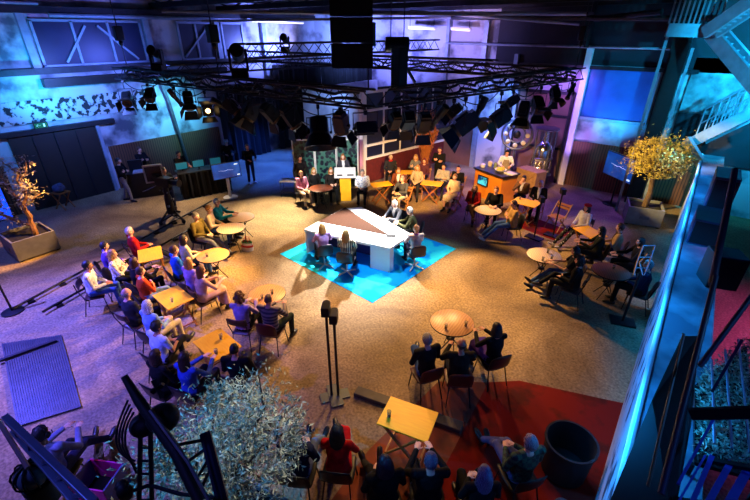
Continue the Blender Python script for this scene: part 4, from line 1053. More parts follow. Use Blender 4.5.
person('blond person in a cream top between the olive and turquoise men', (209, 209), (310, 238), nudge=(-0.08, 0.04), hair='short', hc=BLD, top=C['cream'], bot=C['jeans'], arms='lap', chair='dark', chlabel='under the blond person in the cream top')
person('white-haired man in a turquoise shirt at the pale round table', (218, 201), (320, 228), nudge=(-0.04, -0.02), hair='short', hc=WHH, top=(.06, .55, .62), bot=C['charcoal'], arms='table', skin=1, chair='dark', chlabel='under the man in the turquoise shirt')
person('curly-haired woman in lavender seen from behind at the oak table', (239, 296), (305, 255), hair='curly', hc=(.42, .26, .13), top=(.60, .52, .78), bot=C['black'], fem=True, arms='table', chair='brown', chlabel='with a red-brown back, under the curly-haired woman')
person('bald man in a grey striped shirt at the oak round table', (268, 298), (330, 262), hair='shaved', hc=(.4, .3, .25), top=C['grey'], topmat=WASH, bot=(.14, .18, .15), arms='table', legs='wide', skin=1, chair='red', chlabel='under the bald man in the grey striped shirt')
# front block
person('woman in a bright red suit and black shoes at the front edge', (337, 430), (372, 330), hair='long', hc=BLK, top=(.80, .05, .04), bot=(.80, .05, .04), fem=True, arms='fold', legs='cross', jacket=True, chair='dark', chlabel='under the woman in the red suit')
person('person with pale jeans and black boots half hidden by the tree', (303, 440), (345, 340), nudge=(-0.16, 0), hair='short', hc=BRN, top=C['navy'], bot=C['ljeans'], arms='lap', legs='out', chair='dark', chlabel='under the person half hidden by the tree')
person('dark-haired person in black between the red suit and the yellow table', (385, 462), (380, 330), hair='bob', hc=(.10, .09, .16), top=C['black'], bot=C['black'], arms='lap', legs='out', chair='dark', chlabel='left of the front yellow table, seen from behind')
person('grey-haired person in black below the front yellow table', (431, 459), (400, 330), hair='short', hc=(.42, .38, .46), top=C['black'], bot=C['black'], arms='table', chair='dark', chlabel='below the front yellow table')
person('woman with long blue-grey hair in black at the bottom edge', (485, 472), (430, 330), hair='long', hc=(.46, .46, .56), top=C['black'], bot=C['black'], fem=True, arms='lap', chair='dark', chlabel='under the woman with long blue-grey hair')
person('grey-haired man in a green plaid shirt with outstretched jeans', (531, 441), (450, 385), hair='short', hc=(.55, .45, .46), top=C['black'], topmat=PLAID, bot=(.34, .36, .52), arms='lap', legs='crossout', lean=-6, chair='dark', chlabel='under the man in the plaid shirt')
person('grey-haired man in black with blue jeans, left of the front trio', (429, 340), (380, 262), hair='short', hc=GREY, top=C['black'], bot=C['jeans'], arms='lap', legs='crossl', lean=2, chair='red', chlabel='leftmost of the front trio')
person('bald man in a dark olive jacket, middle of the front trio', (462, 343), (430, 262), hair='bald', hc=DKB, top=(.12, .10, .07), bot=C['charcoal'], arms='table', skin=2, bulk=1.1, chair='red', chlabel='in the middle of the front trio')
person('black-haired woman in a black jacket and purple skirt, right of the front trio', (497, 327), (425, 300), hair='bob', hc=BLK, top=C['black'], bot=(.26, .15, .52), fem=True, arms='table', skirt=.55, shirt=(.7, .7, .75), skin=2, jacket=True, chair='dark', chlabel='rightmost of the front trio')
# right block
person('blond woman in a red cardigan at the violet round table', (475, 187), (455, 250), hair='bob', hc=BLD, top=(.66, .12, .10), bot=C['brown'], fem=True, arms='lap', legs='cross', shirt=C['black'], jacket=True, chair='dark', chlabel='under the woman in the red cardigan')
person('man in a black sweater behind the violet round table', (493, 192), (455, 260), nudge=(-0.03, 0.22), hair='short', hc=(.5, .3, .16), top=C['black'], bot=C['black'], arms='table', chair='dark', chlabel='under the man in the black sweater')
person('big man in a beige sweater and blue jeans at the violet round table', (514, 203), (430, 240), hair='short', hc=BRN, top=(.60, .47, .28), bot=C['jeans'], arms='fold', legs='out', bulk=1.3, skin=1, shoe=(.8, .78, .74), chair='dark', chlabel='under the big man in beige')
person('dark-haired person in a brown jacket beside the cooking counter', (524, 178), (470, 240), hair='short', hc=BLK, top=(.36, .25, .16), bot=C['black'], arms='chin', legs='cross', skin=1, shirt=C['white'], chair='fold', chlabel='under the person in the brown jacket')
person('white-haired man in a black jacket over a white shirt, by the counter', (541, 183), (480, 240), hair='short', hc=WHH, top=C['black'], bot=C['black'], arms='lap', shirt=C['white'], legs='out', skin=1, jacket=True, chair='fold', chlabel='under the white-haired man in the black jacket')
person('woman in a red beret and black dotted trousers', (590, 211), (535, 252), nudge=(-0.14, 0.24), hair='bob', hc=DKB, top=C['white'], bot=C['black'], botmat=DOTS2, fem=True, arms='lap', legs='out', lean=-5, extra='beret', shoe=(.8, .8, .8), chair='brown', chlabel='under the woman in the red beret')
person('dark-haired woman in black, near side of the table with the red beret', (603, 228), (520, 262), hair='long', hc=BLK, top=(.10, .12, .08), bot=C['black'], fem=True, arms='table', chair='dark', chlabel='near the red beret, under the dark-haired woman')
person('bearded man in a cream jacket by the concrete planter', (614, 224), (540, 255), nudge=(0.12, -0.04), hair='short', hc=BRN, top=(.66, .55, .40), bot=C['navy'], arms='lap', shirt=(.3, .2, .14), jacket=True, chair='dark', chlabel='under the man in the cream jacket')
person('dark-haired woman in black at the right of the violet round table with glasses', (578, 257), (480, 262), hair='curly', hc=BLK, top=C['black'], bot=C['black'], fem=True, arms='lap', legs='cross', chair='brown', chlabel='right of the violet table with glasses')
person('dark-haired person with bare arms at the violet round table with glasses', (566, 253), (480, 258), nudge=(-0.05, 0.3), hair='bob', hc=BLK, top=C['charcoal'], bot=C['jeans'], fem=True, arms='table', sleeves=False, legs='out', chair='dark', chlabel='behind the violet table with glasses')
person('dark-haired person in black at the far right brown table', (640, 243), (560, 275), nudge=(0, 0.16), hair='long', hc=BLK, top=C['black'], bot=C['black'], fem=True, arms='table', chair='dark', chlabel='at the far right brown table')
person('grey-haired person in dark blue by the side wall at the far right', (658, 258), (560, 285), nudge=(-0.06, -0.34), hair='short', hc=GREY, top=C['navy'], bot=C['black'], arms='lap', chair='dark', chlabel='nearest the stained side wall')
# back block
person('grey-haired man in a blue and white patterned shirt right of the lectern', (371, 171), (372, 236), nudge=(-0.2, -0.14), hair='short', hc=GREY, top=C['white'], topmat=BLUEP, bot=C['charcoal'], arms='lap', chair='brown', chlabel='under the man in the patterned shirt')
person('white-haired man in a dark jacket with a red scarf by the partition', (393, 157), (380, 236), nudge=(-0.12, 0), hair='short', hc=WHH, top=C['charcoal'], bot=C['black'], arms='lap', extra='scarf', chair='fold', chlabel='under the man with the red scarf')
person('blond person in a grey cardigan behind the yellow table by the partition', (409, 158), (385, 236), nudge=(0.05, 0.34), hair='bob', hc=BLD, top=C['grey'], bot=C['black'], fem=True, arms='fold', chair='fold', chlabel='under the person in the grey cardigan')
person('auburn-haired woman in plum by the partition', (421, 160), (385, 236), nudge=(0.12, 0.06), hair='bob', hc=(.5, .2, .1), top=(.32, .16, .22), bot=C['black'], fem=True, arms='lap', chair='fold', chlabel='under the auburn-haired woman in plum')
person('man in a rust jacket and white shirt behind the crouching grey sweater', (392, 170), (372, 240), nudge=(0.12, 0.18), hair='short', hc=(.5, .34, .22), top=(.42, .22, .13), shirt=C['white'], bot=C['charcoal'], arms='lap', jacket=True, skin=1, chair='brown', chlabel='under the man in the rust jacket')
person('person in a dark grey sweater and pale trousers facing the desk', (402, 178), (355, 235), hair='short', hc=GREY, top=(.26, .27, .30), bot=C['cream'], arms='table', lean=8, chair='fold', chlabel='under the dark grey sweater')
person('pale-haired person in a beige cardigan left of the middle yellow table', (421, 168), (390, 240), nudge=(-0.12, 0), hair='bob', hc=BLD, top=(.66, .60, .50), bot=C['charcoal'], fem=True, arms='lap', chair='fold', chlabel='under the person in the beige cardigan')
person('dark-haired man with folded arms in light grey behind the middle table', (438, 168), (400, 240), nudge=(0.1, 0.28), hair='short', hc=DKB, top=(.58, .57, .55), bot=C['charcoal'], arms='fold', skin=1, chair='fold', chlabel='under the man with folded arms in light grey')
person('bald man in black behind the woman in the cream dress', (453, 168), (400, 240), nudge=(.16, .14), hair='shaved', hc=DKB, top=C['black'], bot=C['black'], arms='lap', skin=1, chair='fold', chlabel='under the bald man in black')
person('woman in a cream dress at the right of the middle yellow table', (455, 176), (395, 245), hair='bun', hc=(.55, .40, .26), top=(.84, .74, .60), bot=(.84, .74, .60), fem=True, arms='lap', skirt=.3, chair='fold', chlabel='under the woman in the cream dress')
person('woman in a pink sweater at the red-brown round table', (301, 173), (345, 235), hair='short', hc=(.6, .4, .26), top=(.74, .48, .60), bot=C['cream'], fem=True, arms='lap', chair='dark', chlabel='under the woman in the pink sweater')
person('blonde woman in black behind the red-brown round table', (314, 171), (345, 235), nudge=(-0.06, 0.1), hair='long', hc=BLD, top=C['black'], bot=C['black'], fem=True, arms='lap', chair='dark', chlabel='under the blonde woman in black')
person('long-haired woman in black at the right of the red-brown table', (326, 173), (350, 235), nudge=(0.02, 0.32), hair='long', hc=(.62, .40, .18), top=(.10, .08, .08), bot=C['black'], fem=True, arms='table', chair='dark', chlabel='at the right of the red-brown table')
# presenters
person('presenter in a lavender sweater at the left of the white desk', (322, 227), (352, 200), hair='bob', hc=BLD, top=(.66, .52, .80), bot=C['navy'], fem=True, arms='table', chair='swivel', chlabel='under the presenter in lavender')
person('presenter with long blond hair in a striped blouse', (349, 230), (378, 200), hair='long', hc=BLD, top=C['cream'], topmat=STRIPE, bot=C['black'], fem=True, arms='table', chair='swivel', chlabel='under the presenter in the striped blouse')
person('presenter in a lilac top and pale cardigan at the right end of the desk', (410, 226), (355, 215), hair='bun', hc=(.62, .48, .40), top=(.80, .78, .82), shirt=(.72, .40, .74), bot=C['navy'], fem=True, arms='table', jacket=True, chair='swivel', chlabel='at the right end of the white desk')
person('white-haired guest in a grey suit behind the desk', (388, 204), (362, 250), hair='short', hc=WHH, top=(.34, .35, .38), bot=(.25, .26, .29), arms='table', lean=12, shirt=C['white'], jacket=True, chair='swivel', chlabel='under the guest in the grey suit')
person('white-haired guest in an olive top behind the desk, right of the suit', (403, 211), (365, 250), hair='short', hc=WHH, top=(.34, .33, .20), bot=C['black'], arms='table', lean=12, chair='swivel', chlabel='under the guest in the olive top')
# standing people and crew
person('speaker in a dark suit and white shirt behind the lectern', (342, 156), (348, 250), pose='stand', hair='long', hc=(.55, .36, .2), top=(.20, .20, .24), shirt=C['white'], bot=C['black'], arms='desk', jacket=True, fem=True)
person('cook in a white shirt and apron behind the orange counter', (505, 152), (490, 215), pose='stand', hair='short', hc=BLK, top=C['white'], bot=C['charcoal'], arms='work', apron=(.55, .50, .42), nod=18, skin=1)
person('man in a dark suit with lowered head behind the woman in pink', (296, 160), (345, 235), pose='stand', nudge=(-0.22, 0.34), hair='short', hc=DKB, top=(.08, .07, .09), bot=C['black'], arms='down', skin=1, jacket=True)
person('camera operator in black behind the lectern, by the white wall', (335, 142), (360, 230), world=(-11.75, 12.75, 1.62), pose='stand', hair='short', hc=DKB, top=C['black'], bot=C['black'], arms='hold', skin=1)
person('dark figure standing by the glazed partition behind the audience', (425, 150), (395, 230), pose='stand', nudge=(0.4, 0.5), hair='short', hc=BRN, top=C['black'], bot=C['black'], arms='fold', skin=1)
person('crew member in black and pale trousers leaning by the brown door', (118, 160), (200, 200), pose='stand', hair='short', hc=DKB, top=C['black'], bot=(.50, .50, .56), arms='fold', legs='step')
person('crew member in black with folded arms by the rainwater pipe', (139, 149), (200, 195), pose='stand', hair='short', hc=BRN, top=C['black'], bot=C['black'], arms='fold', skin=1)
person('crew member in a black T-shirt behind the draped control desk', (180, 155), (230, 200), pose='stand', nudge=(-0.33, 0.11), hair='short', hc=DKB, top=C['black'], bot=C['black'], arms='work', sleeves=False, skin=1)
person('camera operator in black behind the studio camera on the left', (165, 172), (260, 235), pose='stand', nudge=(-0.28, 0.1), hair='short', hc=DKB, top=C['black'], bot=(.16, .2, .32), arms='hold', skin=1)
person('crew member with a white cap behind the blue screen', (226, 141), (250, 200), pose='stand', hair='short', hc=DKB, top=C['black'], bot=C['black'], arms='work', extra='cap')
person('crew member in black standing at the blue-lit passage', (247, 146), (300, 215), pose='stand', hair='short', hc=BRN, top=C['black'], bot=C['navy'], arms='work', skin=1, shoe=(.7, .7, .7))
person('camera operator with headset and rolled sleeves in the bottom left corner', (40, 432), (130, 400), pose='sit', hair='short', hc=BLK, top=(.46, .46, .58), bot=(.10, .12, .24), arms='table', legs='out', extra='headset', lean=4, sh=.0, chair='dark', chlabel='under the headset operator in the bottom left corner')
finish_people()
for k_ in PROTO:
    if k_ not in USED:
        for c in list(PROTO[k_].children): bpy.data.objects.remove(c)
        bpy.data.objects.remove(PROTO[k_])
p = at(555, 228); ec = place_chair('fold', (p.x, p.y), yaw_to(p, at(500, 250)), '')
ec['label'] = 'empty pale wooden folding chair beside the black stand at the right'
# ================================================================== lighting rig
def truss(name, label, p, q, w_=.34, group=None):
    t = empty(name, p); tag(t, label, 'truss', group)
    p = Vector(p); q = Vector(q); d = q - p; u = d.normalized(); L = d.length; side = Vector((-u.y, u.x, 0)) * (w_ / 2)
    cs = {}
    for a in (-1, 1):
        for z in (0, w_):
            o = side * a + Vector((0, 0, z)); cs[(a, z)] = o
            MB().tube([o, d + o], .026, 8).build('chord', BLACK, t)
    n = max(2, int(L / .36))
    for (a, b) in (((-1, 0), (-1, w_)), ((1, 0), (1, w_)), ((-1, 0), (1, 0)), ((-1, w_), (1, w_))):
        m = MB()
        for i in range(n):
            A = cs[a] if i % 2 == 0 else cs[b]; B = cs[b] if i % 2 == 0 else cs[a]
            m.tube([A + d * (i / n), B + d * ((i + 1) / n)], .013, 5)
        m.build('lacing', BLACK, t)
    return t
Z0 = 4.4
TC, TL, TR = Vector((-5.55, 7.05, Z0)), Vector((-16.2, 6.7, Z0)), Vector((-3.7, 16.1, Z0)); TF = Vector((-14.6, 16.0, Z0))
truss('truss_beam', 'black box truss beam from the front corner to the left wall side', TC, TL)
truss('truss_beam', 'black box truss beam running from the front corner to the back right', TC + Vector((.07, .36, 0)), TR)
truss('truss_beam', 'black box truss beam at the back of the rig', TR + Vector((-.40, -.2, 0)), TF)
truss('truss_beam', 'black box truss beam at the far left of the rig', TL + Vector((.05, .40, 0)), TF + Vector((.2, -.42, 0)))
truss('truss_beam', 'black truss beam crossing the middle of the rig', (-4.75, 11.4, Z0 + .393), (-15.4, 11.2, Z0 + .393))
truss('truss_beam', 'black truss beam crossing the rig lengthwise', (-9.8, 7.2, Z0 + .787), (-9.2, 15.9, Z0 + .787))
for i, (a, b, lb) in enumerate((((-5.6, 7.05), 0, 'front corner'), ((-15.9, 6.9), 0, 'left'), ((-3.8, 15.9), 0, 'back right'), ((-10.6, 6.9), 0, 'front middle'), ((-14.5, 15.8), 0, 'far back'))):
    h = empty('chain_hoist', (a[0], a[1], Z0 + .36)); tag(h, 'black chain hoist holding the rig at its %s' % lb, 'hoist', None)
    MB().tube([(0, 0, 0), (0, 0, 2.2)], .018, 6).build('chain', BLACK, h)
    MB().box((0, 0, 1.0), (.2, .26, .42)).ell((0, 0, .72), (.07, .07, .09)).build('motor', BLACK, h, True, .02)
# cables sagging on the rig
for nm, A, B, sd in (('front', TC, TL, Vector((0, -1, 0))), ('right', TC + Vector((.07, .36, 0)), TR, Vector((.98, -.2, 0)))):
    for k, (u0, u1) in enumerate(((.03, .20), (.24, .45), (.50, .68), (.73, .95))):
        pts = [A.lerp(B, u0 + (u1 - u0) * i / 16) + sd * (.212 + .10 * math.sin(math.pi * i / 16)) + Vector((0, 0, -.26 * math.sin(math.pi * i / 16) + .03)) for i in range(17)]
        o = MB().tube(pts, .013, 5).build('cable', RUBBER)
        tag(o, '%s black cable sagging in a loop below the %s truss beam' % (('nearest', 'second', 'third', 'farthest')[k], nm), 'cable', 'cables on the %s truss beam' % nm)

def on_beam(px, beams, zs):              # spot on a truss beam nearest to that place of the photo
    best = None
    for A, B in beams:
        for i in range(161):
            q = A.lerp(B, i / 160)
            for z in zs:
                x_, y_ = pr((q.x, q.y, z)); e = (x_ - px[0]) ** 2 + (y_ - px[1]) ** 2
                if best is None or e < best[0]: best = (e, Vector((q.x, q.y, z)))
    return best[1]
ZS = [3.5 + .05 * i for i in range(13)]
CH = [Vector((0, -.17, 0)), Vector((.167, -.034, 0))]
BEAMS = [(TC + CH[0], TL + CH[0]), (TC + Vector((.07, .36, 0)) + CH[1], TR + CH[1])]
def lamp(px, z, aim, label, size=1.0, kind='fresnel', on=0.0, col=(1, .8, .5), zt=Z0):
    c = on_beam(px, BEAMS, ZS); c.z = min(c.z, zt - .32 * size - .075)
    aim = Vector(aim); d = (aim - c); yaw = math.atan2(-d.x, d.y); pit = math.atan2(d.z, math.hypot(d.x, d.y))
    t = empty('stage_light', c, yaw); tag(t, label, 'stage light')
    M = Matrix.Rotation(pit, 4, 'X') @ Matrix.Scale(size, 4)
    def part(mb, name, mat, sm=True, par=None):
        mb.v = [M @ v for v in mb.v]; return mb.build(name, mat, par or t, sm)
    RX = Matrix.Rotation(R(-90), 4, 'X')
    if kind == 'fresnel':
        bd_ = part(MB().box((0, -.04, 0), (.26, .34, .27)).box((0, -.24, 0), (.22, .08, .22)).box((0, -.05, .15), (.16, .24, .05)), 'body', BLACK, False)
        part(MB().lathe([(.12, .12), (.145, .13), (.145, .19), (.12, .19)], (0, 0, 0), 20, RX), 'front_ring', mk('tan_metal_ring', (.35, .27, .16), .4, .6))
        lens = glow('lens_glow_%d' % int(on * 10), col, on) if on else mk('lens_glass', (.25, .26, .3), .1, .2)
        part(MB().lathe([(.118, .165), (.09, .185), (.03, .195)], (0, 0, 0), 18, RX), 'lens', lens, True, bd_)
        for k in range(4):
            Q = Matrix.Rotation(R(90 * k), 4, 'Y')
            s = .15
            m = MB(); wv = .15 if k % 2 == 0 else .12; o_ = .15
            a = [Q @ Vector(v) for v in ((-wv, .19, o_), (wv, .19, o_), (wv * 1.35, .40, o_ + .11), (-wv * 1.35, .40, o_ + .11))]
            n = Q @ Vector((0, -.006, .012)); m.add(a + [v + n for v in a], [(0, 1, 2, 3), (7, 6, 5, 4), (0, 4, 5, 1), (1, 5, 6, 2), (2, 6, 7, 3), (3, 7, 4, 0)])
            part(m, 'barn_door', BLACK, False)
    elif kind == 'scoop':
        part(MB().lathe([(.10, -.34), (.20, -.32), (.21, .02), (.19, .04)], (0, 0, 0), 22, RX), 'body', BLACK)
        part(MB().lathe([(.20, .05), (.24, .06), (.36, .34), (.35, .34), (.225, .07)], (0, 0, 0), 22, RX), 'skirt', BLACK)
        part(MB().lathe([(.205, .0), (.215, .01), (.215, .05), (.205, .06)], (0, 0, 0), 22, RX), 'front_ring', mk('tan_metal_ring', (.35, .27, .16), .4, .6))
    elif kind == 'profile':
        part(MB().lathe([(.07, -.35), (.10, -.33), (.10, -.05), (.075, .0), (.075, .28), (.095, .30), (.095, .36), (.07, .36)], (0, 0, 0), 18, RX), 'body', BLACK)
        part(MB().lathe([(.068, .34), (.04, .37)], (0, 0, 0), 16, RX), 'lens', glow('lens_glow_%d' % int(on * 10), col, on) if on else mk('lens_glass', (.25, .26, .3), .1, .2))
    elif kind == 'soft':
        part(MB().box((0, -.06, 0), (.42, .12, .34)), 'body', BLACK, False)
        part(MB().box((0, .01, 0), (.38, .02, .30)), 'diffuser', mk('diffuser_white', (.75, .75, .78), .6))
        m = MB()
        for sx, sz, a, b in ((0, .19, .44, .02), (0, -.19, .44, .02)): m.box((sx, .06, sz), (a, .12, b))
        part(m, 'flap', BLACK, False)
    # yoke stays upright
    wy = (.19 if kind == 'fresnel' else .12 if kind == 'profile' else .26) * size
    hy = .32 * size
    m = MB(); m.tube([(-wy, 0, 0), (-wy, 0, hy), (wy, 0, hy), (wy, 0, 0)], .014, 6); m.tube([(-wy - .02, 0, 0), (-wy + .04, 0, 0)], .03, 8).tube([(wy + .02, 0, 0), (wy - .04, 0, 0)], .03, 8)
    m.build('yoke', BLACK, t)
    top = zt - .027 - c.z
    MB().tube([(0, 0, hy), (0, 0, top)], .018, 7).box((0, 0, top - .045), (.07, .09, .09)).build('clamp', BLACK, t, False)
    return t
AIMC = (-7, 8.5, .8)
L_ = [
 ((463, 125), 4.0, (-8.5, 7.2, 0), 'largest black barn-door spotlight, under the right truss beam', 1.45, 'fresnel'),
 ((498, 120), 4.0, (-8, 7.0, 0), 'barn-door spotlight with blue-lit flank, right of the largest one', 1.25, 'fresnel'),
 ((320, 132), 3.85, (-5.6, 5.6, 0), 'big black bell-shaped floodlight left of the front truss corner', 1.05, 'scoop'),
 ((342, 126), 3.95, (-6.5, 8, 0), 'black spotlight close behind the bell-shaped floodlight', 1.0, 'fresnel'),
 ((373, 126), 3.95, (-4.5, 6.0, 0), 'flat black soft light with a pale lower edge below the front truss corner', 1.0, 'soft'),
 ((406, 117), 4.0, (-9, 11, 0), 'first barn-door spotlight right of the front truss corner', .95, 'fresnel'),
 ((424, 125), 3.95, (-6.8, 10, 0), 'second barn-door spotlight right of the front truss corner, tan ring', 1.0, 'fresnel'),
 ((524, 112), 4.05, (-4, 11.5, 0), 'barn-door spotlight third from the right end of the right truss beam', 1.1, 'fresnel'),
 ((538, 106), 4.05, (-1, 10, 0), 'barn-door spotlight second from the right end of the right truss beam', 1.1, 'fresnel'),
 ((555, 92), 4.1, (-2, 12.5, 0), 'small dark spotlight at the right end of the right truss beam', .9, 'fresnel'),
 ((292, 110), 4.05, (-7, 9, 0), 'dark barn-door spotlight left of the bell-shaped floodlight', 1.1, 'fresnel'),
 ((272, 100), 4.1, (-8, 10, 0), 'spotlight with a tan rim, half way along the front truss', 1.0, 'fresnel'),
 ((250, 112), 4.0, (-10, 4, 0), 'barn-door spotlight pointing down-left, half way along the front truss', 1.15, 'fresnel'),
 ((234, 100), 4.1, (-7, 9, 0), 'spotlight above the one pointing down-left', .95, 'fresnel'),
 ((208, 110), 3.95, (0.5, .5, 4.2), 'glowing amber spotlight facing the gallery', 1.05, 'fresnel'),
 ((188, 100), 4.05, (-9, 5, 0), 'dark barn-door spotlight left of the glowing one', 1.05, 'fresnel'),
 ((150, 96), 4.05, (-10.5, 3, 0), 'spotlight with a bright rim near the left end of the front truss', .95, 'fresnel'),
 ((127, 100), 4.05, (-9.5, 2.5, 0), 'barn-door spotlight at the left end of the front truss', 1.1, 'fresnel'),
 ((438, 110), 4.05, (-8, 9, 0), 'slim profile spotlight between the barn-door lights on the right beam', 1.0, 'profile'),
 ((480, 106), 4.1, (-6, 9.5, 0), 'slim profile spotlight above the blue-lit one on the right beam', 1.0, 'profile'),
]
L_ += [
 ((176, 92), 4.05, (-12, 9, 0), 'small fixture between the left-end spotlights and the glowing one', .8, 'profile'),
 ((222, 98), 4.1, (-8, 12, 0), 'slim profile spotlight just right of the glowing one', .9, 'profile'),
 ((392, 112), 4.1, (-8, 9, 0), 'small fixture on the right beam next to the front corner', .8, 'fresnel'),
 ((452, 104), 4.15, (-9, 8, 0), 'small fixture above the largest spotlight', .8, 'fresnel'),
 ((512, 98), 4.15, (-9, 10, 0), 'small fixture above the third spotlight from the right end', .8, 'fresnel'),
 ((570, 84), 4.2, (-4, 12, 0), 'slim profile spotlight at the very tip of the right beam', .8, 'profile'),
]
for k, (A, B, nm) in enumerate(((TC, TL, 'front'), (TC + Vector((.07, .36, 0)), TR, 'right'), (TR + Vector((-.40, -.2, 0)), TF, 'back'))):
    for q in range(2):
        o = MB().tube([A.lerp(B, .03 + .94 * i / 60) + Vector((.07 * math.sin(i * 1.3 + q), .07 * math.cos(i * .9 + q * 2), .10 + .14 * q + .05 * math.sin(i * .8 + q))) for i in range(61)], .035, 6).build('cable_loom', RUBBER)
        tag(o, ('lower', 'upper')[q] + ' black cable loom lying inside the %s truss beam' % nm, 'cable')
for (px, z, aim, lb, sz, kd) in L_:
    lamp(px, z, aim, lb, sz, kd, 9.0 if 'glowing' in lb else 0)
def moving_head(px, beams, z, label, s=1.0):
    c = on_beam(px, beams, [z]); t = empty('moving_head_light', c, R(random.uniform(0, 60))); tag(t, label, 'stage light')
    MB().box((0, 0, .06 * s), (.34 * s, .28 * s, .14 * s)).build('base', BLACK, t, False, .015)
    MB().box((-.17 * s, 0, .33 * s), (.05 * s, .14 * s, .42 * s)).box((.17 * s, 0, .33 * s), (.05 * s, .14 * s, .42 * s)).box((0, 0, .15 * s), (.36 * s, .14 * s, .05 * s)).build('yoke', BLACK, t, False, .01)
    MB().lathe([(.10 * s, -.2 * s), (.135 * s, -.16 * s), (.125 * s, .12 * s), (.14 * s, .2 * s), (.11 * s, .22 * s)], (0, 0, .46 * s), 18, Matrix.Translation((0, 0, .46 * s)) @ Matrix.Rotation(R(70), 4, 'X') @ Matrix.Translation((0, 0, -.46 * s))).build('head', BLACK, t)
    return t
moving_head((241, 80), [(TC, TL)], Z0 + .380, 'tall black moving-head light standing on the rig in front of the purple pilaster', 1.2)
moving_head((285, 72), [(Vector((-4.75, 11.4, 0)), Vector((-15.4, 11.2, 0)))], Z0 + .775, 'small black moving-head light standing on the rig before the blue wall', .9)
moving_head((159, 74), [(TC, TL)], Z0 + .380, 'black moving-head light standing at the left of the rig', 1.05)
# hanging black loudspeaker cluster and projector
p = atd(353, 66, 7.4)
hs = empty('hanging_loudspeaker', p, R(38)); tag(hs, 'big black hanging loudspeaker stack at the top centre', 'loudspeaker')
for k in range(4):
    MB().box((0, 0, .17 + .40 * k), (.72, .5, .385)).box((0, -.26, .17 + .40 * k), (.66, .02, .34)).build('cabinet', mk('black_cabinet', (.025, .025, .03), .8, 0, .2, 6), hs, False)
zt_ = 6.99 - hs.location.z
MB().bar((-.3, 0, min(zt_, 1.6)), (-.3, 0, zt_), .04).bar((.3, 0, min(zt_, 1.6)), (.3, 0, zt_), .04).build('flying_frame', BLACK, hs, False)
p = at(396, 46, 5.55) ; pj = empty('hanging_projector', atd(397, 45, 9.5), R(38)); tag(pj, 'black cylindrical projector hanging beside the loudspeaker stack', 'projector')
MB().lathe([(.14, -.28), (.17, -.26), (.17, .26), (.14, .28)], n=20, M=Matrix.Rotation(R(90), 4, 'Y')).build('body', BLACK, pj)
MB().tube([(-.15, 0, .15), (-.15, 0, 1.2)], .012).tube([(.15, 0, .15), (.15, 0, 1.2)], .012).build('hanger', BLACK, pj)
ps = empty('equipment_stack', on_beam((399, 84), [(TC + Vector((.07, .36, 0)), TR)], [Z0 + .368]) + Vector((0, 0, .277)), R(-11)); tag(ps, 'dark upright equipment box on the rig under the cylindrical projector', 'equipment')
MB().box((0, 0, .1), (.26, .26, .75)).build('box', BLACK, ps, False, .02); MB().bar((0, .5, -.24), (0, .1, .2), .05).build('brace', BLACK, ps, False)

# ================================================================== trees and planters
def leaf(m, c, size, rnd):
    u = Vector((rnd.gauss(0, 1), rnd.gauss(0, 1), rnd.gauss(.25, .8))).normalized(); v = u.orthogonal().normalized()
    v = Quaternion(u, rnd.uniform(0, 6.28)) @ v; wd = size * .15; n = u.cross(v)
    m.add([c, c + u * size * .5 + v * wd + n * wd * .3, c + u * size, c + u * size * .5 - v * wd + n * wd * .3], [(0, 1, 2), (0, 2, 3)])
def tree(name, label, base, z0, trunk_top, crown_c, crown_r, nleaf, lsize, barkm, leafm, seed, nb=9, clump=.16, shell=.45, tr=.07, arch=0):
    rnd = random.Random(seed); base = Vector(base); t = empty(name, base); tag(t, label, 'tree')
    tt = Vector(trunk_top) - base; cc = Vector(crown_c) - base; cr = Vector(crown_r)
    m = MB(); m.tube([(0, 0, z0), tt * .5 + Vector((.05, -.04, z0 * .4)), tt], [tr * 1.35, tr, tr * .8], 9)
    lf = MB(); tips = []
    for b in range(nb):
        a = 2 * math.pi * b / nb + rnd.uniform(-.3, .3); e = rnd.uniform(-.35, .9)
        dirv = Vector((math.cos(a) * math.cos(e), math.sin(a) * math.cos(e), math.sin(e)))
        end = cc + Vector((dirv.x * cr.x, dirv.y * cr.y, dirv.z * cr.z)) * rnd.uniform(.65, .85)
        mid = tt.lerp(end, .5) + Vector((rnd.uniform(-.1, .1), rnd.uniform(-.1, .1), rnd.uniform(0, .15)))
        m.tube([tt - Vector((0, 0, .05)), mid, end], [tr * .6, tr * .36, .012], 6); tips += [mid.lerp(end, .5), end]
        for k in range(4):
            s = mid.lerp(end, rnd.uniform(.1, .9)); q = s + Vector((rnd.gauss(0, 1), rnd.gauss(0, 1), rnd.gauss(.3, .8))).normalized() * rnd.uniform(.25, .5) * cr.x
            m.tube([s, q], [.016, .006], 5); tips += [q, s.lerp(q, .6)]
    m.build('trunk', barkm, t)
    for i in range(nleaf):
        if rnd.random() < shell:
            u = Vector((rnd.gauss(0, 1), rnd.gauss(0, 1), rnd.gauss(0, 1))).normalized() * rnd.uniform(.72, 1.0)
            c = cc + Vector((u.x * cr.x, u.y * cr.y, u.z * cr.z)); 
            if noise.noise(c * 2.3 + Vector((seed, 0, 0))) < (.06 if nleaf > 9000 else -.08): continue
        else: c = rnd.choice(tips) + Vector((rnd.gauss(0, clump), rnd.gauss(0, clump), rnd.gauss(0, clump)))
        leaf(lf, c, lsize * rnd.uniform(.7, 1.3), rnd)
    lf.build('foliage', leafm, t, False)
    return t
OLIVE = two_tone('grey_green_leaf', (.42, .46, .38), (.70, .72, .60), 'noise', 3, .5, lo=.35, hi=.65)
YELL = two_tone('yellow_leaf', (.52, .44, .16), (.76, .66, .28), 'noise', 3, .6, lo=.35, hi=.65)
BARK = mk('grey_bark', (.36, .27, .2), .9, 0, .3, 14, .5); PALEB = mk('pale_bark', (.62, .44, .28), .9, 0, .25, 14, .5)
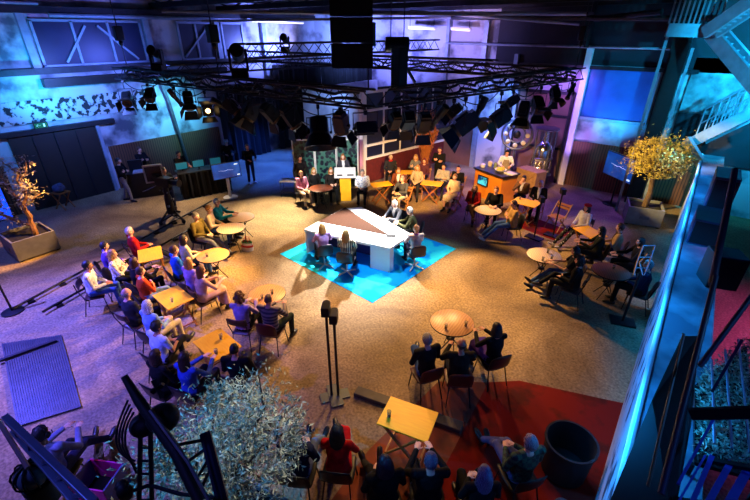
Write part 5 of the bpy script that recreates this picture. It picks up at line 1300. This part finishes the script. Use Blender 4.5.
GREYPL = mk('grey_planter_board', (.45, .45, .47), .7, 0, .2, 5); SOIL = mk('dark_soil', (.10, .07, .05), .95, 0, .4, 20, .5)
def planter(label, c, yaw, sx, sy, h):
    t = empty('tree_planter', (c[0], c[1], 0), yaw); tag(t, label, 'planter')
    for i in (-1, 1):
        MB().box((0, i * (sy / 2 - .025), h / 2 + .03), (sx, .05, h - .02)).build('side_board', GREYPL, t, False, .006)
        MB().box((i * (sx / 2 - .025), 0, h / 2 + .03), (.05, sy - .1, h - .02)).build('side_board', GREYPL, t, False, .006)
    MB().box((0, 0, .05), (sx - .1, sy - .1, .06)).build('bottom', GREYPL, t, False)
    MB().box((0, 0, h - .12), (sx - .11, sy - .11, .1)).build('soil', SOIL, t, False)
    for i in (-1, 1):
        for j in (-1, 1): MB().box((i * (sx / 2 - .07), j * (sy / 2 - .07), .012), (.1, .1, .024)).build('foot', BLACK, t, False)
    m = MB(); m.box((0, -sy / 2 - .012, h * .5), (.28, .012, .1)); m.build('plaque', STEEL, t, False)
    return t
pl = at(640, 221); planter('grey board planter under the yellow tree', pl, R(12), 1.05, 1.0, .62)
tree('yellow_leaved_tree', 'round-crowned yellow-leaved tree in the grey planter by the stairs', (pl.x, pl.y, .55), 0, (pl.x - .05, pl.y, 1.55), (pl.x - .05, pl.y, 2.2), (.92, .92, .66), 5200, .10, BARK, YELL, 5, 11, .2, .6, .085)
pl = at(33, 252); pl = Vector((pl.x - .1, pl.y + .05, 0)); planter('grey board planter under the bare branching tree on the left', pl, R(2), 1.15, 1.05, .6)
t0 = empty('pruned_tree', (pl.x + .12, pl.y + .1, .5)); tag(t0, 'sparse orange-lit tree with bare branches in the left planter', 'tree')
m = MB(); lf = MB(); rnd = random.Random(11)
def wob(a, b, n=5, amp=.06): return [Vector(a).lerp(Vector(b), k / n) + Vector((rnd.uniform(-amp, amp), rnd.uniform(-amp, amp), 0)) * (0 < k < n) for k in range(n + 1)]
rx = Vector((math.cos(R(YAW)), math.sin(R(YAW)), 0))
def br(px, py, h):            # branch end at a lateral offset px, depth py, height h
    v = rx * px + Vector((-rx.y, rx.x, 0)) * py; v.z = h; return v
B0 = br(.1, 0, -.02); B1 = br(.12, 0, .75)
for pts, r0, r1 in (((B0, B1), .085, .065), ((B1, br(.28, .1, 1.9)), .06, .03), ((br(.1, 0, .35), br(-.75, -.1, .75)), .06, .035), ((br(-.75, -.1, .75), br(-.95, .1, 1.2)), .035, .012), ((br(.12, 0, .7), br(-.35, .2, 1.75)), .05, .02), ((br(.2, .05, 1.2), br(.55, -.05, 1.55)), .035, .012), ((br(.25, .1, 1.6), br(.5, .2, 2.15)), .03, .012), ((br(.27, .1, 1.8), br(-.05, .1, 2.2)), .03, .012), ((br(-.2, .1, 1.5), br(-.75, .1, 1.75)), .025, .01), ((br(-.35, .2, 1.7), br(-.5, .1, 2.15)), .02, .01), ((br(.1, 0, .9), br(.5, .3, 1.2)), .03, .012), ((br(-.5, -.05, .65), br(-.6, -.1, 1.15)), .025, .01)):
    P = wob(*pts); n = len(P); m.tube(P, [r0 + (r1 - r0) * k / (n - 1) for k in range(n)], 7)
    for k in range(1, n):
        if pts[0] is B0: continue
        for j in range(16):
            leaf(lf, P[k] + Vector((rnd.gauss(0, .09), rnd.gauss(0, .09), rnd.gauss(.03, .08))), .13, rnd)
m.build('trunk', PALEB, t0); lf.build('foliage', two_tone('pale_leaf', (.55, .50, .40), (.74, .68, .54), 'noise', 3, .6), t0, False)
# near grey-green tree seen from above
CT = Vector(at(228, 436, 2.0)); 
tree('olive_tree', 'large grey-green tree seen from above near the bottom left', (CT.x, CT.y, 0.4), 0, (CT.x, CT.y, 1.3), (CT.x, CT.y, 1.9), (.84, .84, .5), 17000, .06, BARK, OLIVE, 21, 12, .14, .55, .06)
planter('grey board planter under the grey-green tree', (CT.x, CT.y), R(10), .8, .8, .5)

# ================================================================== props around the floor
# painted art screens left of the lectern
LEAFP = two_tone('leaf_printed_panel', (.02, .05, .15), (.20, .40, .36), 'voronoi', 7, .35, lo=.42, hi=.62)
pa, pb = at(287, 190), at(345, 189); pa = Vector((-12.55, 10.9, 0)); pb = Vector((-10.55, 12.6, 0))
ps = empty('folding_screen', pa); tag(ps, 'leaf-patterned three-panel screen with a white frame left of the lectern', 'screen')
dv = pb - pa
for k in range(3):
    a = dv * (k / 3 + .008); b = dv * ((k + 1) / 3 - .008); o = Vector((.06 * (k % 2), -.06 * (k % 2), 0))
    MB().bar(a + o + Vector((0, 0, 1.05)), b + o + Vector((0, 0, 1.05)), .03, 1.95).build('panel', LEAFP, ps, False)
    m = MB()
    for z in (.06, 2.04): m.bar(a + o + Vector((0, 0, z)), b + o + Vector((0, 0, z)), .06, .05)
    for e in (a, b): m.bar(e + o + Vector((0, 0, .03)), e + o + Vector((0, 0, 2.06)), .05, .06, (0, 1, 0))
    m.build('frame', WHITEP, ps, False)
# rolling cart
p = at(291, 195); ct = empty('rolling_cart', (p.x, p.y, 0), R(35)); tag(ct, 'low black rolling cart left of the woman in pink', 'cart')
MB().box((0, 0, .62), (.7, .45, .04)).build('shelf', WHITEP, ct, False); MB().box((0, 0, .2), (.7, .45, .03)).build('shelf', BLACK, ct, False)
for i in (-1, 1):
    for j in (-1, 1):
        MB().tube([(i * .32, j * .2, .6), (i * .34, j * .21, .08)], .014).build('leg', BLACK, ct); MB().ell((i * .34, j * .21, .045), (.02, .045, .045)).build('wheel', RUBBER, ct)
# blue screens
SCRM = two_tone('blue_screen_picture', (.02, .16, .55), (.08, .42, .85), 'noise', 1.6, .3, lo=.3, hi=.75)
n_ = SCRM.node_tree; b_ = n_.nodes['Principled BSDF']; n_.links.new(n_.nodes['Color Ramp'].outputs[0], b_.inputs['Emission Color']); b_.inputs['Emission Strength'].default_value = .55
STREAK = glow('screen_white_streak', (.85, .95, 1), 1.1)
def tv(label, c, aim, wd, ht, roll, pole_label, tilt=0):
    yaw = yaw_to((c[0], c[1], 0), (aim[0], aim[1], 0)); t = empty('display_screen', (c[0], c[1], 0), yaw); tag(t, label, 'screen')
    M = Matrix.Translation((0, 0, c[2])) @ Matrix.Rotation(R(tilt), 4, 'X') @ Matrix.Rotation(R(roll), 4, 'Y')
    hz = MB().box((0, 0, 0), (wd, .06, ht), M).build('housing', BLACK, t, False)
    pic = MB().box((0, .032, 0), (wd * .96, .006, ht * .94), M).build('picture', SCRM, hz, False)
    m = MB(); m.loft([(-wd * .25, .037, -.01), (-.05, .037, .025), (wd * .05, .037, .0), (wd * .27, .037, .03)], [.004, .018, .02, .003], [.002] * 4, 6, None, M); m.box((-wd * .36, .037, ht * .33), (wd * .12, .004, ht * .07), M).box((-wd * .4, .037, -ht * .36), (wd * .1, .004, ht * .06), M)
    m.build('streak_and_logo', STREAK, hz, False)
    m = MB().tube([(0, -.06, 0.05), (0, -.06, c[2])], .06 if 'white' in pole_label else .03, 10); m.build('pole', WHITEP if 'white' in pole_label else BLACK, t)
    MB().lathe([(.28, 0), (.28, .03), (.07, .05)], (0, -.06, 0), 20).build('base', WHITEP if 'white' in pole_label else BLACK, t)
q = at(231, 198); tv('wide blue screen with a white streak on a white post by the crew desk', (q.x, q.y, 1.12), (-6.5, 5.5), 1.06, .60, 2, 'white')
q = at(609, 204); tv('blue screen turned sideways on a black post left of the yellow tree', (q.x, q.y, 1.45), (-6.5, 12.0), 1.5, .88, 0, 'black')
# draped crew desk and black control desk
da, db = at(184, 200), at(232, 191); 
dx = (db - da); u = dx.normalized(); nrm = Vector((-u.y, u.x, 0))
ds = empty('crew_desk', da); tag(ds, 'long crew desk with a black pleated drape behind the blue screen', 'desk')
MB().prism([(0, 0), (dx.x, dx.y), (dx.x + nrm.x * .7, dx.y + nrm.y * .7), (nrm.x * .7, nrm.y * .7)], .98, 1.03).build('tabletop', BLACK, ds, False)
o = drape((-u.x * .02, -u.y * .02), (dx.x + u.x * .02, dx.y + u.y * .02), .02, 1.0, .035, .22).build('drape', DRAPE, ds)
for e in (nrm * .66 + u * .06, dx + nrm * .66 - u * .06): MB().tube([e, e + Vector((0, 0, .98))], .025).build('leg', BLACK, ds)
for k, f_ in enumerate((.12, .45, .8)):
    c = da + dx * f_ + nrm * .32; mo = empty('monitor', (c.x, c.y, 1.03), math.atan2(nrm.y, nrm.x) + R(90)); tag(mo, ('left', 'middle', 'right')[k] + ' small monitor on the draped crew desk', 'monitor')
    hz = MB().box((0, 0, .22), (.44, .04, .28)).build('housing', BLACK, mo, False); MB().box((0, .022, .22), (.40, .006, .24)).build('picture', glow('teal_screen', (.12, .5, .6), .35), hz, False)
    MB().box((0, 0, .05), (.05, .04, .1)).lathe([(.1, 0), (.1, .012), (.02, .02)], (0, 0, .0), 14).build('stand', BLACK, mo, False)
q = at(150, 199); cd = empty('control_desk', (q.x - .5, q.y + .2, 0), R(60)); tag(cd, 'black control desk with a pale console in front of the crew', 'desk')
MB().box((0, 0, .5), (1.3, .6, .96)).build('body', BLACK, cd, False, .01)
MB().box((.1, -.12, 1.02), (.8, .38, .05)).build('console', mk('pale_console', (.6, .6, .65), .4), cd, False); MB().box((-.2, .2, 1.2), (.5, .1, .4)).build('monitor', BLACK, cd, False)
# studio camera on a pedestal
q = at(174, 222); sc_ = empty('studio_camera', (q.x, q.y, 0), yaw_to(q, (-6.9, 8.5, 0))); tag(sc_, 'black studio camera with a pale-framed prompter on a wheeled pedestal', 'camera')
MB().box((0, 0, 1.45), (.26, .55, .3)).box((0, -.25, 1.62), (.2, .18, .14)).build('body', BLACK, sc_, False, .015)
MB().lathe([(.09, 0), (.10, .3), (.12, .34), (.11, .34)], (0, .27, 1.45), 18, Matrix.Translation((0, .27, 1.45)) @ Matrix.Rotation(R(-90), 4, 'X') @ Matrix.Translation((0, -.27, -1.45))).build('lens', BLACK, sc_)
m = MB()
for z in (1.42, 1.96): m.box((0, -.34, z), (.56, .06, .05))
for i in (-1, 1): m.box((i * .26, -.34, 1.69), (.05, .06, .56))
FM = Matrix.Translation((0, -.34, 0)) @ Matrix.Rotation(R(-48), 4, 'Z') @ Matrix.Translation((0, .34, 0)); m.v = [FM @ v for v in m.v]
m.build('monitor_frame', mk('pale_grey_frame', (.66, .66, .68), .5), sc_, False)
MB().box((0, -.335, 1.69), (.5, .03, .52), FM).build('monitor_screen', BLACK, sc_, False)
m = MB().lathe([(.14, .35), (.12, .9), (.09, 1.0), (.08, 1.3)], n=14); m.build('column', BLACK, sc_)
for k in range(3):
    a = R(90 + 120 * k); c = Vector((.42 * math.cos(a), .42 * math.sin(a), 0))
    MB().tube([(0, 0, .55), c + Vector((0, 0, .12))], .035).tube([(0, 0, .25), c + Vector((0, 0, .12))], .022).build('leg', BLACK, sc_); MB().ell(c + Vector((0, 0, .08)), (.05, .08, .08)).build('wheel', RUBBER, sc_)
m = MB().tube([(.1, -.2, 1.35), (.3, -.5, 1.2), (.32, -.65, 1.15)], .014); m.build('pan_bar', STEEL, sc_)
m = MB(); 
for k in range(10): m.ell((random.uniform(-.18, .18), random.uniform(-.15, .2), random.uniform(.5, 1.2)), random.uniform(.03, .06), None, 7, 5)
m.build('knob', STEEL, sc_)
# camera track
for k, (a, b) in enumerate((((14, 312), (212, 203)), ((44, 315), (228, 210)))):
    P, Q = at(*a), at(*b); o = MB().tube([P + Vector((0, 0, .09)), Q + Vector((0, 0, .09))], .03, 8).build('dolly_rail', BLACK)
    m = MB()
    for i in range(9): c = P.lerp(Q, (i + .5) / 9); m.box((c.x, c.y, .03), (.14, .14, .06))
    o2 = m.build('rail_foot', BLACK, o); tag(o, ('rear', 'front')[k] + ' black camera rail running across the left floor', 'rail')
# folding stool with clutter
q = at(66, 208); fs = empty('folding_stool', (q.x, q.y, 0), R(20)); tag(fs, 'orange wooden folding stool in front of the dark door', 'stool')
MB().box((0, 0, .62), (.5, .42, .03)).build('seat', LEGW, fs, False)
for i in (-1, 1):
    for j in (-1, 1): MB().bar((j * .22, i * .18, .6), (-j * .24, i * .18, 0), .03, .04, (0, 1, 0)).build('leg', LEGW, fs, False)
o = MB().ell((0, 0, .14), (.24, .2, .16), None, 14, 8).ell((.1, .05, .25), (.12, .1, .1), None, 10, 6).build('bundle', mk('blue_grey_bundle', (.22, .26, .36), .8, 0, .4, 9, .5)); o.location = (q.x, q.y, .635); tag(o, 'blue-grey bundle of cloth on the orange folding stool', 'bundle')
# bag on the floor
q = at(248, 250); bg = empty('tote_bag', (q.x, q.y, 0), R(25)); tag(bg, 'white bag with a red and green band on the floor by the oak table', 'bag')
MB().loft([(0, 0, .0), (0, 0, .15), (0, 0, .30)], [.17, .19, .16], [.10, .11, .07], 14).build('bag_body', mk('white_bag', (.86, .84, .82), .7), bg)
MB().loft([(0, 0, .13), (0, 0, .19)], [.194, .192], [.114, .111], 14).build('red_band', mk('bag_red', (.7, .1, .08), .6), bg); MB().loft([(0, 0, .26), (0, 0, .30)], [.17, .163], [.082, .074], 14).build('green_band', mk('bag_green', (.2, .5, .2), .6), bg)
for i in (-1, 1): MB().tube([(-.08, i * .06, .29), (-.06, i * .05, .42), (.06, i * .05, .42), (.08, i * .06, .29)], .01).build('handle', mk('bag_red', (.7, .1, .08)), bg)
# lighting stands on the floor
def stand(label, px, h, heads, base='plates'):
    q = at(*px); t = empty('light_stand', (q.x, q.y, 0), R(35)); tag(t, label, 'stand')
    for k, x_ in enumerate((-.06, .06)):
        if k and heads < 2: break
        hh = h - .14 * k
        MB().tube([(x_ * (heads > 1), 0, .03), (x_ * (heads > 1), 0, hh)], .024, 8).build('pole', BLACK, t)
        MB().box((x_ * (heads > 1), 0, hh + .06), (.13, .2, .17)).lathe([(.05, 0), (.065, .1)], (x_ * (heads > 1), .1, hh + .04), 12).build('lamp_head', BLACK, t, False, .01)
    if base == 'plates':
        PLT = mk('grey_base_plate', (.26, .30, .30), .5, .2, .2, 6)
        for a in (20, 110):
            MB().box((0, 0, .012 if a == 20 else .028), (.52, .22, .02 if a == 20 else .012), Matrix.Rotation(R(a), 4, 'Z')).build('base_plate', PLT, t, False)
    else:
        MB().box((0, 0, .02), (.52, .3, .04), Matrix.Rotation(R(-45), 4, 'Z')).build('base_plate', BLACK, t, False)
    return t
stand('double black light stand on grey plates in the middle of the front floor', (335, 396), 1.85, 2)
stand('single black stand on a flat plate beside the empty wooden chair', (534, 238), 1.25, 1, 'flat')
stand('second black stand on a flat plate behind the first, by the empty chair', (553, 236), 1.45, 1, 'flat')
q = at(622, 322); lf_ = empty('chrome_frame_stand', (q.x, q.y, 0), R(38)); tag(lf_, 'black pole stand carrying a blue-lit chrome frame in front of the side wall', 'stand')
MB().box((0, 0, .02), (.5, .34, .04), Matrix.Rotation(R(-20), 4, 'Z')).build('base_plate', BLACK, lf_, False); MB().tube([(0, 0, .04), (.02, 0, 1.3)], .03, 8).build('pole', BLACK, lf_)
m = MB(); 
for i in (-1, 1): m.tube([(i * .11, 0, 1.25), (i * .13, 0, 1.55), (i * .12, 0, 1.95)], .018)
for z in (1.25, 1.42, 1.68, 1.95): m.tube([(-.12, 0, z), (.12, 0, z)], .014)
m.tube([(.0, -.1, 1.3), (.0, .1, 1.5), (0, -.05, 1.8)], .02); m.build('frame', CHROME, lf_)
# cable ramp and floor plates
a, b = at(356, 393), at(462, 430); o = MB().bar(a + Vector((0, 0, .05)), b + Vector((0, 0, .05)), .20, .09).build('floor_beam', mk('grey_brown_beam', (.26, .23, .20), .7, 0, .25, 6), None, False, .015); tag(o, 'long grey beam lying on the floor behind the front yellow table', 'beam')
g0 = (Vector((-10.2, .75, 0)), Vector((-9.75, 1.6, 0)), Vector((-7.15, 1.0, 0)), Vector((-7.5, .05, 0)))
g0 = [at(2, 345), at(62, 336), at(82, 408), at(18, 428)]
gp = empty('floor_grate', sum(g0, Vector()) / 4); tag(gp, 'large ribbed grey metal plate on the floor at the lower left', 'plate')
GR = mk('grey_grate', (.26, .27, .30), .45, .5, .2, 8)
MB().prism([(v.x - gp.location.x, v.y - gp.location.y) for v in g0], 0.005, .02).build('plate', GR, gp, False)
m = MB()
for i in range(26):
    f_ = (i + .5) / 26; a = g0[0].lerp(g0[1], f_) - gp.location; b = g0[3].lerp(g0[2], f_) - gp.location; m.bar(a + Vector((0, 0, .028)), b + Vector((0, 0, .028)), .03, .026)
m.build('ribs', GR, gp, False)
o = MB().bar(at(0, 364) + Vector((0, 0, .075)), at(58, 343) + Vector((0, 0, .075)), .06, .05).build('floor_pole', DARKSTEEL); tag(o, 'dark pole lying across the ribbed floor plate', 'pole')
q = at(13, 312); sb = empty('pole_stand', (q.x, q.y, 0)); tag(sb, 'dark pole stand with a flat base at the left edge', 'stand')
MB().tube([(0, 0, .03), (-.1, 0, 1.7)], .025).build('pole', BLACK, sb); MB().lathe([(.22, 0), (.22, .03), (.05, .05)], n=18).build('base', BLACK, sb)
# added glowing panel standing for blue bounced light at the left wall, emergency sign
q = at(4, 215); bd = empty('bounce_light_panel', (WX + .25, 2.3, 0)); tag(bd, 'tall glowing panel added for blue bounced light at the left wall', 'board')
MB().box((0, 0, .95), (.06, 1.0, 1.9)).build('frame', BLACK, bd, False); MB().box((.035, 0, .95), (.012, .92, 1.8)).build('panel', glow('blue_bounce_glow', (.08, .30, .95), 1.6), bd, False)
ex = empty('exit_sign', (WX + .15, 4.55, 2.9)); tag(ex, 'small green emergency exit sign above the big dark door', 'sign')
MB().box((0, 0, 0), (.06, .42, .2)).build('housing', BLACK, ex, False); MB().box((.032, 0, 0), (.008, .38, .16)).build('face', glow('exit_green', (.05, .35, .16), .5), ex, False)
MB().box((.038, .09, 0), (.004, .05, .1)).bar((.038, -.02, 0), (.038, -.14, 0), .025, .004).bar((.038, -.08, .045), (.038, -.14, 0), .02, .004).bar((.038, -.08, -.045), (.038, -.14, 0), .02, .004).build('pictogram', glow('exit_white', (.8, .95, .85), .6), ex, False)
# barrel and can at the lower right
q = at(562, 470); br_ = empty('round_bin', (q.x, q.y, 0)); tag(br_, 'big black round tub beside the man in plaid', 'tub')
MB().lathe([(.26, 0), (.31, .04), (.34, .6), (.36, .62), (.36, .66), (.33, .66), (.31, .1), (.05, .08)], n=32).build('tub', RUBBER, br_)
q = Vector((-.12, 3.52, .0)); cn = empty('metal_can', (.02, 4.06, 0)); tag(cn, 'small blue-lit metal can on the floor by the side wall', 'can')
MB().lathe([(.10, 0), (.11, .01), (.11, .26), (.10, .27), (.09, .26)], n=20).build('can_body', STEEL, cn); MB().tube([(.11 * math.cos(R(a)), 0, .26 + .1 * math.sin(R(a))) for a in range(0, 181, 20)], .006).build('handle', STEEL, cn)

# ================================================================== things close to the gallery
# black lamp tower and folded fixture at lower left
SIL = mk('matt_black_rig', (.035, .035, .045), .6, .2, .2, 6)
tw = empty('lighting_tower', atd(150, 470, 2.88)); tag(tw, 'black lamp tower with cables in front of the grey-green tree', 'lamp tower'); o0 = tw.location.copy()
def W(px, py, d): return atd(px, py, d) - o0
for e in (((139, 505), (141, 412)), ((152, 505), (150, 412))): MB().tube([W(*e[0], 2.88), W(*e[1], 2.88)], .016).build('chord', SIL, tw)
for k in range(7): MB().tube([W(139, 500 - 13 * k, 2.88), W(151, 500 - 13 * k, 2.88)], .009, 5).build('rung', SIL, tw)
MB().loft([W(124, 376, 2.80), W(140, 402, 2.80), W(176, 452, 2.72), W(200, 502, 2.64)], [.022, .036, .04, .036], None, 10).build('lamp_arm', SIL, tw)
MB().tube([W(150, 410, 2.70), W(188, 462, 2.62), W(212, 506, 2.56)], .012).build('grey_strut', STEEL, tw)
for c, r_, d in (((163, 418), .11, 2.88), ((143, 425), .09, 2.92)):
    MB().ell(W(*c, d), (r_, r_, r_ * .9), None, 16, 10).build('lamp_head', SIL, tw)
MB().ell(W(125, 492, 2.80), (.05, .05, .08), None, 10, 8).ell(W(122, 486, 2.80), .045, None, 10, 8).build('knob', SIL, tw)
MB().bar(W(153, 380, 2.88), W(162, 398, 2.88), .03).bar(W(152, 392, 2.88), W(163, 384, 2.88), .03).build('clamp', SIL, tw, False)
for k in range(4):
    P = [W(128 + 2 * k, 400 + 4 * k, 2.84), W(117 + 3 * k, 425, 2.80), W(115 + 3 * k, 445, 2.80), W(124 + 2 * k, 458, 2.80), W(138, 462 + 5 * k, 2.84)]
    pts = []
    for i in range(len(P) - 1):
        for s in range(5): pts.append(P[i].lerp(P[i + 1], s / 5))
    for _ in range(6): pts = [pts[0]] + [(pts[i - 1] + pts[i] + pts[i + 1]) / 3 for i in range(1, len(pts) - 1)] + [pts[-1]]
    MB().tube(pts, .008, 5).build('cable', RUBBER, tw)
MB().tube([W(120, 495, 2.80), W(150, 485, 2.88), W(180, 494, 2.80), W(215, 498, 2.64)], .014).build('base_bar', SIL, tw)
for e in ((146, 505), (152, 505)):
    v = W(*e, 2.88); MB().tube([v, (v.x, v.y, -o0.z)], .016).build('post', SIL, tw)
tb = empty('lighting_truss', atd(205, 430, 3.07)); o0 = tb.location.copy(); tag(tb, 'dark blue diagonal truss leg over the grey-green tree', 'truss')
for e in (((203, 434), (221, 505)), ((207, 432), (226, 505))): MB().tube([W(*e[0], 2.99), W(*e[1], 2.75)], .026).build('chord', mk('blue_black_metal', (.05, .06, .16), .4, .3), tb)
m = MB()
for a, b in (((203, 440), (172, 446)), ((204, 450), (176, 470)), ((208, 460), (190, 490)), ((210, 470), (196, 500))): m.tube([W(*a, 2.99), W(*b, 3.07)], .012, 6)
m.build('brace', SIL, tb)
# blue ladder and cable bundle at the bottom left corner
BLM = mk('blue_grey_ladder', (.36, .38, .50), .4, .4, .15, 5)
ldr = empty('ladder', atd(50, 460, 3.0)); o0 = ldr.location.copy(); tag(ldr, 'blue-lit ladder slanting across the bottom left corner', 'ladder')
MB().bar(W(6, 418, 3.2), W(96, 504, 2.6), .05, .07).build('rail', BLM, ldr, False, .005)
MB().bar(W(14, 432, 3.3), W(78, 506, 2.7), .045, .06).build('rail', BLM, ldr, False, .005)
for t_ in (.1, .3, .5, .7, .9):
    a = W(6, 418, 3.2).lerp(W(96, 504, 2.6), t_); b = W(14, 432, 3.3).lerp(W(78, 506, 2.7), t_); MB().tube([a, b], .018).build('rung', BLM, ldr)
o = MB().tube([atd(-2, 420, 3.4), atd(28, 468, 3.1)], .018).build('pole', mk('pinkish_pole', (.50, .34, .36), .5)); tag(o, 'thin pinkish pole beside the ladder in the bottom left corner', 'pole')
cb = empty('caged_lamp', atd(32, 474, 3.2)); tag(cb, 'round caged lamp wrapped in cable at the bottom left edge', 'lamp')
MB().ell((0, 0, 0), (.12, .12, .11), None, 16, 10).build('globe', mk('grey_globe', (.36, .38, .44), .4), cb)
for k in range(5):
    a = R(36 * k); MB().tube([(.13 * math.cos(R(b)) * math.cos(a), .13 * math.cos(R(b)) * math.sin(a), .12 * math.sin(R(b))) for b in range(0, 361, 24)], .008, 5).build('cage_wire', RUBBER, cb)
MB().lathe([(.10, -.32), (.11, -.1), (.08, -.08)], n=14).build('socket', RUBBER, cb)
q = at(105, 492); bx = empty('flight_case', (q.x, q.y, 0), R(30)); tag(bx, 'open case with a bright magenta side on the floor by the headset operator', 'case')
for i in (-1, 1):
    MB().box((0, i * .2, .2), (.52, .02, .4)).build('side', mk('magenta_side', (.80, .12, .50), .5), bx, False); MB().box((i * .26, 0, .2), (.02, .4, .4)).build('side', mk('case_blue', (.30, .32, .5), .5), bx, False)
MB().box((0, 0, .03), (.5, .38, .04)).build('bottom', BLACK, bx, False)
q = at(84, 466); bs_ = empty('boom_stick', atd(82, 445, 6.6)); tag(bs_, 'pale control stick held by the headset operator', 'stick'); o0 = bs_.location.copy()
MB().tube([W(79, 440, 6.4), W(84, 470, 6.6)], .014).tube([W(74, 469, 6.7), W(98, 471, 6.6)], .014).build('stick', WHITEP, bs_)
# right foreground: gallery railing, black drape, slatted bench, planted mesh
rl = empty('gallery_railing', atd(690, 400, 3.2)); o0 = rl.location.copy(); tag(rl, 'dark steel gallery railing with slanting bars at the right edge', 'railing')
GB = mk('grey_bar', (.30, .29, .31), .45, .4, .15, 5)
MB().tube([W(716, 276, 3.6), W(661, 494, 2.7)], .022, 10).build('bar', GB, rl); MB().tube([W(684, 334, 3.5), W(648, 486, 2.8)], .011, 8).build('bar', GB, rl); MB().tube([W(752, 296, 3.3), W(700, 366, 3.2)], .02, 8).build('bar', GB, rl)
MB().tube([W(735, 170, 4.4), W(712, 285, 3.6)], .03, 10).build('bar', GB, rl)
MB().bar(W(690, 414, 3.3), W(765, 412, 3.0), .03, .10).build('bar', SIL, rl, False)
MB().bar(W(742, 340, 3.3), W(712, 392, 3.3), .02, .02).build('bar', GB, rl, False)
pn = empty('black_panel', atd(668, 425, 3.4)); o0 = pn.location.copy(); tag(pn, 'black board standing inside the side wall below the railing', 'panel')
c4 = [W(683, 335, 4.1), W(700, 340, 4.0), W(668, 520, 2.9), W(600, 520, 3.4)]
c4 = [W(682, 336, 4.2), W(698, 336, 4.2), W(690, 420, 3.6), W(672, 520, 3.1), W(602, 520, 3.4), W(652, 400, 3.8)]
n6 = Vector((.35, .5, -.3)).normalized() * .03
MB().add(c4 + [v + n6 for v in c4], [tuple(range(6)), tuple(range(11, 5, -1))] + [(i, (i + 1) % 6, 6 + (i + 1) % 6, 6 + i) for i in range(6)]).build('board', SIL, pn, False)
bn = empty('slatted_bench', atd(715, 470, 3.3)); o0 = bn.location.copy(); tag(bn, 'blue-lit slatted boards in the bottom right corner', 'slats')
BLB = mk('blue_lit_slat', (.16, .20, .62), .5, 0, .2, 5)  # wooden slats with the blue light put into their colour
for a, b, wd in (((712, 456), (688, 512), .035), ((731, 462), (703, 512), .045), ((749, 468), (724, 512), .06), ((705, 456), (676, 506), .015), ((713, 420), (678, 484), .02)):
    MB().bar(W(*a, 3.5), W(*b, 3.1), wd, .02).build('slat', BLB, bn, False)
MB().bar(W(698, 458, 3.56), W(760, 470, 3.4), .04).build('bearer', SIL, bn, False); MB().bar(W(672, 500, 3.2), W(760, 512, 3.1), .04).build('bearer', SIL, bn, False)
hp = empty('planted_mesh_panel', atd(730, 375, 4.6)); o0 = hp.location.copy(); tag(hp, 'panel of small leaves behind thin mesh bars at the right edge', 'plant panel')
rnd = random.Random(3); m = MB(); c = [W(700, 375, 4.2), W(752, 335, 4.4), W(770, 470, 3.5), W(700, 452, 3.6)]
for v in c:
    g_ = v + o0; zb = 2.232 if .3 < g_.x < 1.0 else 0
    MB().bar(v - Vector((0, 0, .16)), (v.x, v.y, zb - o0.z), .03, .03, (0, 1, 0)).build('leg', SIL, hp, False)
for i in range(2600):
    a, b = rnd.random(), rnd.random(); pt = c[0].lerp(c[1], a).lerp(c[3].lerp(c[2], a), b) + Vector((0, 0, rnd.uniform(-.1, .1)))
    leaf(m, pt, .055, rnd)
m.build('foliage', OLIVE, hp, False)
for k in range(4):
    f_ = .12 + .25 * k; a = c[0].lerp(c[1], f_) + Vector((0, 0, .14)); b = c[3].lerp(c[2], f_) + Vector((0, 0, .14)); MB().tube([a + (a - b) * .0, b], .011, 6).build('mesh_bar', STEELBLUE, hp)
MB().add([v - Vector((0, 0, .14)) for v in c] + [v - Vector((0, 0, .18)) for v in c], [(0, 1, 2, 3), (7, 6, 5, 4), (0, 4, 5, 1), (1, 5, 6, 2), (2, 6, 7, 3), (3, 7, 4, 0)]).build('tray', SIL, hp, False)
# boxes standing on the side wall
def boxy(name, label, px, z, size, yaw, mat, cat):
    c = at(px[0], px[1], z + size[2] / 2); t = empty(name, (c.x, c.y, z), R(yaw)); tag(t, label, cat)
    MB().box((0, 0, size[2] / 2), size).build('cabinet', mat, t, False, .015)
    MB().box((0, -size[1] / 2 - .006, size[2] / 2), (size[0] * .86, .012, size[2] * .86)).build('front', SIL if mat is not SIL else BLACK, t, False)
    return t
boxy('loudspeaker', 'black loudspeaker standing on the side wall', (722, 268), 2.23, (.42, .42, .55), 20, SIL, 'loudspeaker')
NB = mk('navy_steel_cabinet', (.20, .22, .34), .5, .2, .2, 4)
boxy('steel_cabinet', 'lower navy steel box on the side wall behind the loudspeaker', (706, 226), 2.23, (.45, .9, .5), 0, NB, 'cabinet')
boxy('steel_cabinet', 'far navy steel box on the side wall near the stairs', (722, 190), 2.23, (.45, 1.0, .8), 0, NB, 'cabinet')
